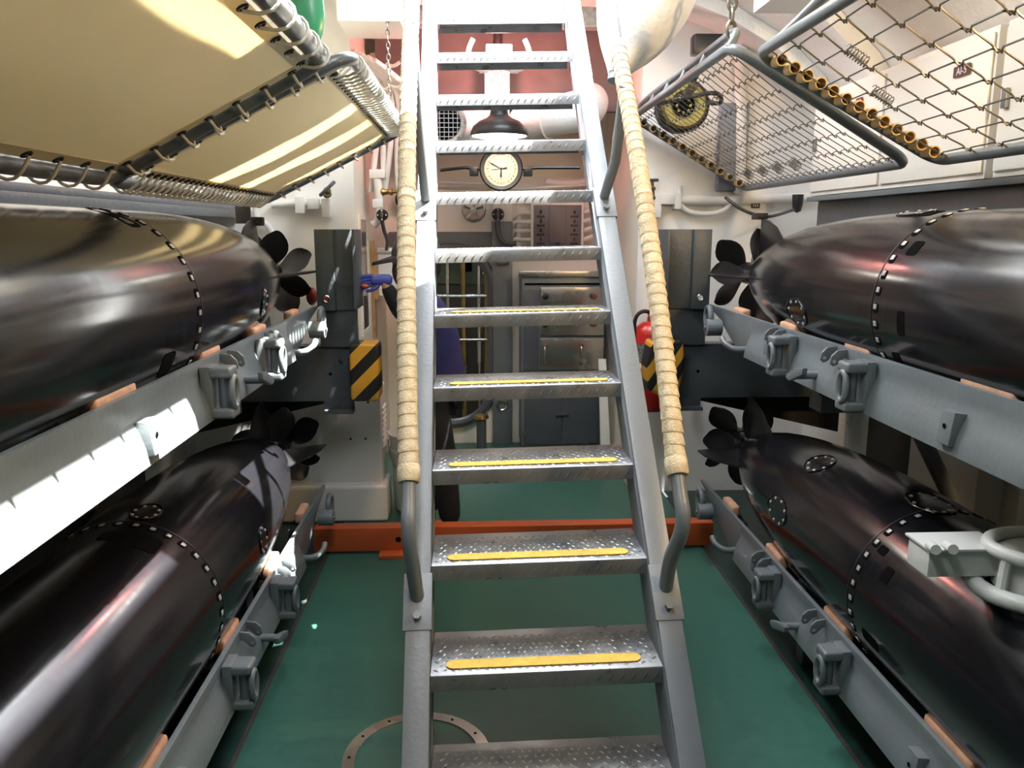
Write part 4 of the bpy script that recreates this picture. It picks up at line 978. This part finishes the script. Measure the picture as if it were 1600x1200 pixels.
for dr, z, ms in ((d1, ZT_ - .15, ('blackpaint', 'knobred')), (d2, ZT_ - .34, ('blackpaint', 'knobred'))):
    for x, m in zip((W0 + .16, W1 - .08), ms): b = MB(); b.lathe([(.010, 0), (.010, .015), (.022, .02), (.02, .035), (0, .04)], (x, 5.435, z), -Y_, 16); b.build('knob', m, dr)
for x in (W0 + .16, W1 - .16):
    for z in (ZT_ - .49, ZT_ - .61): b = MB(); b.ball((x, 5.43, z), .014); b.build('rivet', 'knobred', d3)
    b = MB(); b.tube([(x, 5.432, ZT_ - .48), (x, 5.418, ZT_ - .50), (x, 5.418, ZT_ - .60), (x, 5.432, ZT_ - .62)], .006, 6); b.build('handle', 'steel', d3)
b = MB(); b.box2((W0 + .01, 5.436, ZT_ - .66), (W0 + .12, 5.4495, ZT_ - .11)); b.build('side_panel', 'darkgrey', t, bevel=.004)
xm = (W0 + W1) / 2
for xa, xb in ((W0 + .02, xm - .003), (xm + .003, W1 - .02)):
    b = MB(); b.box2((xa, 5.436, .08), (xb, 5.4495, ZT_ - .70)); dr = b.build('door', 'darkgrey', t, bevel=.005)
    for z in (.16, ZT_ - .78): b = MB(); b.box2((min((xa, xb), key=lambda q: -abs(q - xm)) - .012, 5.428, z - .02), (min((xa, xb), key=lambda q: -abs(q - xm)) + .012, 5.438, z + .02)); b.build('hinge', 'darkgrey', dr, bevel=.003)
b = MB(); b.box((xm, 5.427, .30), (.09, .014, .018)); b.build('latch', 'darkgrey', t, bevel=.004)
# leaning white board
b = MB(); b.prism([(.84, 0), (.91, 0), (.86, .72), (.81, .72)], (0, 5.22, 0), X_, Z_, Y_ * .02)
tag(b.build('leaning_board', 'white', bevel=.003), 'narrow white board leaning beside the grey galley cabinet', 'board')
# machinery glimpsed through the doorway
t = thing('machinery_panel', 'greenish machinery panel with a handwheel seen through the doorway', 'panel', (-.05, 6.4, 1.2))
b = MB(); b.box2((-.35, 6.42, 1.14), (.25, 6.47, 1.46)); b.build('panel_plate', 'duct_dark', t, bevel=.006)
b = MB(); b.ring((-.20, 6.38, 1.40), Y_, .08, .010, 28, 8); b.build('wheel_rim', 'mottled', t)
for i in range(3): a = i * 2.1; b = MB(); b.tube([(-.20, 6.38, 1.40), (-.20 + .08 * math.cos(a), 6.38, 1.40 + .08 * math.sin(a))], .007, 6); b.build('wheel_spoke', 'mottled', t)
b = MB(); b.box((-.07, 6.405, 1.30), (.08, .03, .12)); b.build('instrument', 'black', t, bevel=.005)
b = MB(); b.cyl((.06, 6.40, 1.22), (.06, 6.40, 1.32), .012, 10); b.build('lever', 'chrome', t)
b = MB(); b.box2((-.36, 6.44, 0), (.26, 6.9, 1.14)); b.build('machine_body', 'hullbrown', t, bevel=.01)
for k, (x, z0, z1) in enumerate(((-.22, .35, 1.1), (-.10, .3, 1.12), (.02, .45, 1.1), (.08, .2, .95))):
    tag(MB().tube([(x, 6.25, 0), (x, 6.25, 1.9)], .014 + .006 * (k % 2), 10).build('vertical_pipe', 'brass' if k % 2 else 'steel'), ('polished upright pipe in the doorway, %s of four' % ('first', 'second', 'third', 'last')[k]), 'pipe', 'pipes in the doorway')
for k, z in enumerate((.72, 1.06)):
    tag(MB().tube([(-.30, 6.222, z), (.16, 6.222, z)], .013, 10).build('grab_bar', 'chrome'), 'bright horizontal bar in the doorway, ' + ('lower' if k == 0 else 'upper') + ' of two', 'bar', 'bars in the doorway')
t = thing('floor_valve', 'grey floor standing valve with a brass cap before the doorway', 'valve', at(752, 690, 5.55) * 1)
q = at(752, 655, 5.55); b = MB(); b.cyl((q.x, q.y, 0), (q.x, q.y, q.z), .035, 16); b.build('stand', 'darkgrey', t); b = MB(); b.lathe([(.04, 0), (.055, .01), (.05, .03), (0, .04)], q, Z_, 18); b.build('cap', 'brass', t)
# pipes along the far bulkhead
for k, (x0, y0, x1, y1, r) in enumerate(((686, 300, 930, 300, .018), (686, 285, 930, 287, .012), (860, 282, 930, 278, .022))):
    tag(MB().tube(smooth_path([at(x0, y0, 5.72), at((x0 + x1) / 2 - 40, y0 + 2, 5.72), at((x0 + x1) / 2, y1 + 8, 5.72), at(x1, y1, 5.72)], 5), r, 10).build('wall_pipe', 'white_pipe'), 'white pipe running along the far bulkhead, ' + ('thickest', 'thinnest', 'short end piece')[k], 'pipe', 'pipes on the far bulkhead')
t = thing('grey_hose', 'grey bent hose hanging from the rotary switch on the column', 'hose', at(785, 385, 5.68))
b = MB(); b.tube(smooth_path([at(778, 344, 5.69), at(779, 362, 5.68), at(784, 375, 5.67), at(796, 381, 5.67), at(806, 380, 5.68)], 5), .016, 10); b.build('hose_pipe', 'darkgrey', t)
# ------------------------------------------------------------------ partition fittings on the canvas bunk side
def valve(lab, p, ax, m='oldbrass', wheel='tee'):
    ax = Vector(ax).normalized(); t = thing('brass_valve', lab, 'valve', p, 'brass valves')
    b = MB(); b.lathe([(.020, 0), (.024, .012), (.017, .022), (.014, .05), (.020, .055), (.020, .068), (.010, .072), (.008, .11), (0, .112)], p, ax, 16); b.build('body', m, t)
    e = p + ax * .105; u = ax.orthogonal().normalized()
    if wheel == 'tee': b = MB(); b.tube([e - u * .055, e - u * .05, e + u * .05, e + u * .055], [.006, .010, .010, .006], 8); b.build('handle', m if m != 'oldbrass' else 'darkgrey', t)
    else:
        for s_ in (-1, 1): b = MB(); b.ball(e + u * s_ * .022, .018, 10, (.5, .5, 1) if abs(u.z) > .5 else (1, .5, .5)); b.build('wing', m, t)
    return t
def pipe_run(lab, pts, r, grp, extra=None, m='white_pipe'):
    t = thing('white_pipe', lab, 'pipe', pts[0], grp); b = MB(); b.tube(smooth_path(pts, 5), r, 12); b.build('pipe_body', m, t)
    for p, s_ in (extra or []): b = MB(); b.box(p, s_); b.build('fitting', m, t, bevel=.008)
    return t
YL = WLY - .04
pipe_run('white pipe with square fittings on the partition under the canvas bunk', [at(425, 320, YL), at(455, 318, YL), at(500, 318, YL)], .020, 'partition pipes', [(at(470, 320, YL), (.05, .06, .09)), (at(491, 319, YL), (.06, .06, .055)), (at(511, 325, YL), (.045, .05, .10))])
pipe_run('white vertical pipe coming down to the propeller on the canvas bunk side', [at(399, 320, YL), at(404, 345, YL), at(418, 352, YL), at(432, 380, YL)], .016, 'partition pipes')
valve('dull brass valve on the partition under the canvas bunk', at(511, 304, YL - .03), (.2, -1, 0.25), 'oldbrass', 'tee')
valve('bright brass valve with wing handle on the passage side', at(595, 300, 4.75), (1, -.15, 0), 'brass', 'wing')
pipe_run('white pipe manifold holding the bright brass valve', [at(588, 268, 4.75), at(592, 300, 4.75), at(592, 340, 4.75), at(583, 352, 4.75)], .024, 'partition pipes', [(at(590, 272, 4.75), (.09, .06, .05)), (at(591, 318, 4.75), (.06, .06, .05))])
t = thing('wire_conduit', 'grey conduit dropping from the rotary switch to the white cupboard', 'conduit', at(604, 380, 4.6)); b = MB(); b.tube(smooth_path([at(597, 343, 4.71), at(600, 360, 4.75), at(605, 376, 4.9), at(604, 390, 4.99)], 4), .011, 8); b.build('conduit_pipe', 'darkgrey', t)
c0, c1 = at(590, 392, 5.0), at(640, 462, 5.0)
t = thing('wall_cupboard', 'white wall cupboard with a rolled top beside the person', 'cupboard', ((c0.x + c1.x) / 2, 5.1, c1.z))
b = MB(); b.box2((c0.x, 5.0, c1.z), (c1.x + .1, 5.12, c0.z)); b.build('body', 'white', t, bevel=.006)
b = MB(); b.cyl((c0.x, 5.0, c0.z), (c1.x + .1, 5.0, c0.z), .018, 12); b.build('rolled_top', 'white_pipe', t)
b = MB(); b.box2((c0.x - .03, 4.985, c1.z - .02), (c0.x, 5.0, c0.z + .02)); b.build('wood_edge', 'oakwood', t, bevel=.003)
# white stepped locker under the beam
t = thing('stepped_locker', 'white riveted locker with louvres under the grey beam by the bucket', 'locker', (-.8, 4.3, 0))
b = MB(); b.box2((-1.5, 4.20, .20), (-.515, WLY - .005, .735)); b.build('upper_body', 'white', t, bevel=.012, segs=3)
b = MB(); b.box2((-1.5, 4.17, 0), (-.490, WLY - .005, .205)); b.build('base', 'white', t, bevel=.02, segs=3)
b = MB(); b.box2((-1.48, 4.192, .185), (-.53, 4.20, .215)); b.build('seam_strip', 'white', t, bevel=.002)
for x in (-.56, -.64, -.72, -.80, -.88): MB().ball((x, 4.191, .20), .006, 8).build('rivet', 'labelwhite', t)
for x, z in ((-.58, .66), (-.66, .665), (-.60, .46), (-.68, .46)): MB().cyl((x, 4.1995, z), (x, 4.198, z), .006, 8).build('screw', 'black', t)
for k in range(8): b = MB(); b.box((-.512, 4.32, .40 + k * .03), (.012, .14, .010), Matrix.Rotation(.5, 3, 'Y')); b.build('louvre', 'white', t)
# ------------------------------------------------------------------ partition fittings on the wire bunk side
YR = WRY - .04
pipe_run('long white pipe across the partition under the wire mesh bunk', [at(1045, 312, YR), at(1120, 313, YR), at(1200, 310, YR), at(1262, 308, YR)], .026, 'partition pipes', [(at(1042, 311, YR), (.09, .06, .06)), (at(1058, 314, YR), (.04, .06, .09)), (at(1024, 322, YR), (.06, .06, .13))])
pipe_run('white looped pipe on the partition under the wire mesh bunk', [at(1062, 290, YR), at(1064, 318, YR), at(1078, 331, YR), at(1110, 334, YR), at(1135, 326, YR), at(1142, 308, YR)], .014, 'partition pipes')
pipe_run('upright white stanchion behind the wire mesh', [at(1156, 302, 4.575), at(1157, 200, 4.575), at(1158, 70, 4.575)], .034, 'partition pipes')
valve('brass valve with a dark tee handle on the partition by the stringer', at(1018, 312, YR - .02), (0, -.1, 1), 'oldbrass', 'tee')
valve('small brass valve low on the partition behind the lower torpedo', at(1083, 640, YR - .02), (0, -.1, 1), 'oldbrass', 'tee')
tag(MB().box2((1.36, WRY - .06, 1.78), (1.52, WRY - .001, 2.25)).build('junction_cabinet', 'bluegrey', bevel=.006), 'blue grey upright cabinet on the partition behind the wire mesh', 'cabinet')
# round yellow rimmed motor
mc = at(1068, 165, 4.25)
t = thing('fan_motor', 'round olive and black fan motor behind the wire mesh bunk', 'motor', mc)
b = MB(); b.lathe([(.0, .14), (.10, .14), (.13, .10), (.135, .0), (.118, -.012)], mc, Y_, 40, caps=False); b.build('housing', 'blackpaint', t)
b = MB(); b.lathe([(.118, -.010), (.105, -.03), (.072, -.03), (.060, -.014), (.058, .01)], mc, Y_, 40, caps=False); b.build('rim', 'olive', t)
b = MB(); b.lathe([(0, -.004), (.062, -.002)], mc, Y_, 30, caps=False); b.build('mesh_face', 'black', t)
for i in range(8): a = 2 * PI * i / 8; MB().cyl(mc + Vector((.035 * math.cos(a), -.004, .035 * math.sin(a))), mc + Vector((.035 * math.cos(a), -.008, .035 * math.sin(a))), .007, 8).build('vent_hole', 'olive', t)
b = MB(); b.tube([mc + Vector((.05, .06, .12)), mc + Vector((.10, .05, .22)), mc + Vector((.13, .04, .31))], .02, 8); b.build('bracket_arm', 'blackpaint', t)
b = MB(); b.box(mc + Vector((.12, .04, .30)), (.16, .09, .10)); b.build('mount_block', 'blackpaint', t, bevel=.015)
tag(MB().tube(smooth_path([mc + Vector((.1, .02, .02)), mc + Vector((.16, -.1, .0)), mc + Vector((.10, -.2, .03)), mc + Vector((-.08, -.2, .0)), mc + Vector((-.14, -.05, .0))], 6), .011, 8).build('black_cable', 'rubber'), 'black cable draped around the fan motor', 'cable')
# black plug and cable at the upper fin
t = thing('cable_plug', 'black plug with a cable running to the torpedo fin', 'plug', at(1246, 320, 4.45))
q = at(1246, 320, 4.45); b = MB(); b.lathe([(0, -.045), (.02, -.035), (.028, 0), (.030, .03), (.03, .055)], q, Z_, 16); b.build('plug_body', 'rubber', t)
b = MB(); b.tube(smooth_path([at(1133, 308, 4.0), at(1155, 325, 3.95), at(1182, 336, 3.92), at(1205, 338, 3.95), at(1240, 328, 4.40)], 6), .008, 8); b.build('cable', 'rubber', t)
b = MB(); b.box(at(1187, 338, 3.86), (.05, .09, .03)); b.build('clip', 'rubber', t, bevel=.004)
t = thing('fin_clip', 'black clip with a brown tag above the propeller on the canvas bunk side', 'clip', at(403, 345, 3.85)); b = MB(); b.box(at(403, 346, 3.85), (.05, .05, .04)); b.build('clip_body', 'rubber', t, bevel=.004); b = MB(); b.box(at(380, 336, 3.95), (.07, .01, .08)); b.build('tag', 'hullbrown', t)
# fire extinguisher
e = at(1017, 560, 4.42); ez0, ez1 = at(1017, 640, 4.42).z, at(1017, 508, 4.42).z
t = thing('fire_extinguisher', 'red fire extinguisher with a black hose hung beside the ladder', 'fire extinguisher', (e.x, e.y, ez0))
b = MB(); b.lathe([(0, 0), (.085, .004), (.098, .02), (.098, ez1 - ez0 - .05), (.088, ez1 - ez0 - .012), (.055, ez1 - ez0 + .015), (.028, ez1 - ez0 + .022), (.026, ez1 - ez0 + .05), (0, ez1 - ez0 + .05)], (e.x, e.y, ez0), Z_, 36); b.build('cylinder', 'red', t)
tp = Vector((e.x, e.y, ez1 + .05))
b = MB(); b.cyl(tp, tp + Z_ * .03, .022, 14); b.build('valve_head', 'steel', t)
b = MB(); b.box(tp + Vector((.03, -.02, .045)), (.13, .024, .014), Matrix.Rotation(-.45, 3, 'Y')); b.build('lever', 'red', t, bevel=.003)
b = MB(); b.box(tp + Vector((.03, -.02, .015)), (.12, .022, .012)); b.build('carry_handle', 'red', t, bevel=.003)
b = MB(); b.tube(smooth_path([tp + Vector((0, -.02, .02)), tp + Vector((-.06, -.03, .03)), tp + Vector((-.10, -.03, -.01)), tp + Vector((-.105, -.02, -.12)), tp + Vector((-.10, 0, -.25))], 5), .011, 8); b.build('hose', 'rubber', t)
b = MB(); hh = ez1 - ez0; lb = [(.0985, hh * .25), (.0985, hh * .82)]; b.lathe(lb, (e.x, e.y, ez0), Z_, 20, 0, 1, caps=False)
b = MB()
for (z0, z1, m) in ((.28, .50, 'labeldark'), (.52, .58, 'labelwhite'), (.60, .80, 'labelgrey')):
    b = MB(); k = 14; vs = []
    for i in range(k + 1):
        a = R_(200 + 110 * i / k); vs += [(e.x + .0988 * math.cos(a), e.y + .0988 * math.sin(a), ez0 + hh * z0), (e.x + .0988 * math.cos(a), e.y + .0988 * math.sin(a), ez0 + hh * z1)]
    b.add(vs, [(2 * i, 2 * i + 2, 2 * i + 3, 2 * i + 1) for i in range(k)]); b.build('printed_label', m, t)
# white bucket
bc = Vector((-.345, 4.41, 0)); t = thing('plastic_bucket', 'off white plastic bucket with a wire bail standing by the person', 'bucket', bc)
b = MB(); b.lathe([(0, .006), (.12, .006), (.122, .0), (.128, .006), (.142, .33), (.150, .335), (.150, .355), (.146, .36), (.152, .43), (.158, .435), (.158, .445), (.150, .447), (.146, .43), (.124, .012), (0, .012)], bc, Z_, 44); b.build('pail', 'plasticwhite', t)
b = MB(); b.tube([bc + Vector((.158 * math.cos(a), -.158 * math.sin(a) * .35 - .06 * math.sin(a), .40 - .20 * math.sin(a))) for a in [PI * i / 16 for i in range(17)]], .003, 6); b.build('bail', 'wire', t)
# swinging clamp over the lower torpedo
k0 = at(1432, 870, 1.75); k1 = at(1560, 870, 1.72)
t = thing('swing_clamp', 'white steel clamp arm with a ringed head over the lower torpedo', 'clamp', k0)
b = MB(); b.box2((k0.x, 1.70, k0.z - .030), (k1.x, 1.79, k0.z + .035)); b.build('arm', 'rackwhite', t, bevel=.003)
b = MB(); b.box2((k0.x - .005, 1.69, k0.z + .035), (k1.x, 1.80, k0.z + .042)); b.build('arm_top', 'rackwhite', t, bevel=.002)
for dx in (.0, .04): b = MB(); b.tube([(k0.x + dx, 1.70, k0.z + .05), (k0.x + dx - .01, 1.66, k0.z + .055)], .012, 10); b.build('stud', 'rackwhite', t)
hc = Vector((k1.x + .08, 1.68, k0.z)); 
b = MB(); b.tube([hc + Vector((.12 * math.cos(2 * PI * i / 32), .10 * math.sin(2 * PI * i / 32), .045)) for i in range(32)], .016, 10, closed=True); b.build('upper_ring', 'rackwhite', t)
b = MB(); b.tube([hc + Vector((.14 * math.cos(2 * PI * i / 32), .12 * math.sin(2 * PI * i / 32), -.05)) for i in range(32)], .020, 10, closed=True); b.build('lower_ring', 'rackwhite', t)
b = MB(); b.lathe([(.10, -.05), (.095, .03), (.08, .04), (0, .042)], hc, Z_, 32); b.build('head', 'rackwhite', t)
for a in (3.5, 4.4, 5.3): b = MB(); b.tube([hc + Vector((.13 * math.cos(a), .11 * math.sin(a), -.045)), hc + Vector((.12 * math.cos(a), .10 * math.sin(a), .04))], .012, 8); b.build('rib', 'rackwhite', t)
# ------------------------------------------------------------------ person
def skin_obj(name, chains, m, parent, sub=2, root=0):
    """chains: list of lists of (point, radius); equal points are merged into joints"""
    bm = bmesh.new(); lay = bm.verts.layers.skin.verify(); idx = {}
    def vert(p, r):
        k = tuple(round(c, 4) for c in p)
        if k not in idx:
            v = bm.verts.new(p); rr = r if isinstance(r, tuple) else (r, r); v[lay].radius = rr; idx[k] = v
            v[lay].use_root = len(idx) == 1
        return idx[k]
    for ch in chains:
        prev = None
        for p, r in ch:
            v = vert(p, r)
            if prev is not None and prev is not v and bm.edges.get((prev, v)) is None: bm.edges.new((prev, v))
            prev = v
    me = bpy.data.meshes.new(name); bm.to_mesh(me); bm.free()
    o = bpy.data.objects.new('tmp_skin', me); COL.objects.link(o)
    s_ = o.modifiers.new('skin', 'SKIN'); s_.use_smooth_shade = True; o.modifiers.new('sub', 'SUBSURF').levels = sub; o.modifiers['sub'].render_levels = sub
    dg = bpy.context.evaluated_depsgraph_get(); me2 = bpy.data.meshes.new_from_object(o.evaluated_get(dg)); bpy.data.objects.remove(o)
    b_ = wloc(parent); me2.transform(Matrix.Translation(-b_)); me2.name = name
    me2.materials.clear(); me2.materials.append(M[m]); me2.polygons.foreach_set('use_smooth', [True] * len(me2.polygons))
    o = bpy.data.objects.new(name, me2); COL.objects.link(o); o.parent = parent; return o
PX, PY = -.225, 4.06
per = thing('person', 'person in a blue vest, dark cap, face covering and blue gloves reaching to the post', 'person', (PX, PY, 0))
V = Vector
pel = (PX, PY, .80); che = (PX - .02, PY, 1.08); nk = (PX - .035, PY, 1.245); hd0 = (PX - .055, PY, 1.30); hd1 = (PX - .065, PY, 1.40)
shR = (PX - .03, PY - .15, 1.19); shL = (PX - .02, PY + .15, 1.19)
elR = tuple(at(630, 498, 3.93)); wrR = tuple(at(599, 437, 3.90)); elL = (PX + .03, PY + .20, .96); wrL = (PX - .10, PY + .19, .80)
hiR = (PX - .02, PY - .09, .76); hiL = (PX + .02, PY + .09, .76)
knR = (PX + .05, PY - .10, .43); anR = (PX + .085, PY - .10, .08); knL = (PX - .03, PY + .10, .42); anL = (PX - .03, PY + .10, .08)
hand = V(wrR); hdir = (at(565, 440, 3.89) - hand); hdir.normalize()
pm = hand + hdir * .055
fingers = []
upv = V((0, 0, 1)); sd = hdir.cross(upv).normalized()
pm = hand + hdir * .045
for k, (oz, ln, dr) in enumerate(((.025, .066, .10), (.009, .076, .30), (-.008, .070, .48), (-.023, .054, .62))):
    r0 = pm + upv * oz * .8; d1_ = (hdir - upv * dr * .5).normalized(); d2_ = (hdir - upv * (dr + .35)).normalized()
    k1 = pm + hdir * .022 + upv * oz; k2 = k1 + d1_ * ln * .5; k3 = k2 + d2_ * ln * .5
    fingers.append([(tuple(r0), .0105), (tuple(k1), .0100), (tuple(k2), .0092), (tuple(k3), .0078)])
th = hand + hdir * .018
fingers.append([(tuple(th - upv * .012), .0125), (tuple(th + hdir * .016 - upv * .034 - sd * .010), .0110), (tuple(th + hdir * .045 - upv * .046 - sd * .012), .0098), (tuple(th + hdir * .068 - upv * .046 - sd * .008), .0082)])
body = [[(pel, (.13, .10)), (che, (.13, .10)), (nk, .055), (hd0, .055), (hd1, (.078, .092))],
        [(che, .12), (shR, .055), (elR, .040), (wrR, .026), (tuple(th), .022), (tuple(pm), .024)], [(che, .12), (shL, .055), (elL, .040), (wrL, .026), ((wrL[0] - .06, wrL[1], wrL[2] - .05), .026)],
        [(pel, .12), (hiR, .085), (knR, .058), (anR, .042), ((anR[0] - .14, anR[1], .035), .032)], [(pel, .12), (hiL, .085), (knL, .058), (anL, .042), ((anL[0] - .14, anL[1], .035), .032)]]
skin_obj('body', body, 'skin', per)
skin_obj('vest', [[((PX, PY, .70), (.185, .165)), (pel, (.185, .165)), ((PX - .02, PY, .97), (.18, .16)), (che, (.165, .15)), ((PX - .03, PY, 1.20), (.10, .12)), ((PX - .035, PY, 1.25), .068)]], 'jacket', per)
skin_obj('sleeve', [[(tuple(V(che) + V((0, -.08, .08))), .070), (shR, .070), (elR, .052), (tuple(V(wrR).lerp(V(elR), .10)), .034)]], 'sleeve', per)
skin_obj('sleeve', [[(tuple(V(che) + V((0, .08, .08))), .070), (shL, .070), (elL, .052), (tuple(V(wrL).lerp(V(elL), .10)), .036)]], 'sleeve', per)
skin_obj('trousers', [[((PX, PY, .80), (.14, .12)), (hiR, .100), (knR, .075), ((anR[0], anR[1], .05), .060)], [((PX, PY, .80), .13), (hiL, .100), (knL, .075), ((anL[0], anL[1], .05), .060)]], 'sleeve', per)
for an in (anR, anL): skin_obj('shoe', [[((an[0] + .03, an[1], .045), .045), ((an[0] - .06, an[1], .04), .042), ((an[0] - .16, an[1], .034), .034)]], 'rubber', per)
skin_obj('glove', [[(tuple(hand - hdir * .045 - upv * .012), .036), (tuple(hand - hdir * .01), .029), (tuple(th), .030), (tuple(pm), (.030, .026)), (tuple(pm + hdir * .018), (.028, .018))]], 'glove', per)
for f in fingers: skin_obj('glove_finger', [f], 'glove', per)
hc = V(hd1)
b = MB(); b.ball(hc + V((.0, 0, -.005)), .112, 20, (1.08, .86, 1.1)); b.v = [v for v in b.v]; hr_ = b.build('hair', 'hair', per)
b = MB(); b.ball(hc + V((-.035, 0, -.040)), .100, 20, (.95, .80, 1.05)); b.build('face_mask', 'maskteal', per)
for s_ in (-1, 1):
    b = MB(); b.ball(hc + V((-.105, s_ * .035, .012)), .012, 10); b.build('eye', 'labelwhite', per)
    b = MB(); b.ball(hc + V((.01, s_ * .095, -.01)), .025, 10, (.8, .4, 1.2)); b.build('ear', 'skin', per)
b = MB(); b.ball(hc + V((-.045, 0, .01)), .090, 18, (.92, .80, .8)); b.build('face', 'skin', per)
b = MB(); b.lathe([(.125, 0), (.124, .03), (.108, .075), (.07, .105), (.0, .118)], hc + V((-.005, 0, .030)), Z_, 28, caps=False); cp = b.build('cap', 'cap', per)
b = MB(); k = 14; vs = []
for zz in (.004, -.012):
    for i in range(k + 1):
        a = PI / 2 + PI * i / k; vs.append(hc + V((-.005 + .118 * math.cos(a), .118 * math.sin(a) * .95, .034 + zz)))
        vs.append(hc + V((-.005 + .118 * math.cos(a) - .105 * max(0, -math.cos(a)) ** .6, .100 * math.sin(a), .034 + zz - .035 * max(0, -math.cos(a)))))
n = 2 * (k + 1); fs = []
for i in range(k): fs += [(2 * i, 2 * i + 1, 2 * i + 3, 2 * i + 2), (n + 2 * i, n + 2 * i + 2, n + 2 * i + 3, n + 2 * i + 1), (2 * i + 1, n + 2 * i + 1, n + 2 * i + 3, 2 * i + 3)]
b.add(vs, fs); b.build('cap_brim', 'cap', per)
b = MB(); q = at(570, 447, 3.875); b.ball(q, .016, 12, (1.2, .6, .6)); tag(b.build('orange_cloth', 'orange'), 'small orange cloth pinched in the blue glove', 'cloth')
# knob on the red shaft end by the propeller
tag(MB().ball(at(487, 463, 3.98), .045, 14, (.6, .8, 1)).build('red_shaft_plug', 'darkred'), 'worn red cap beside the propeller by the stop plate', 'cap')
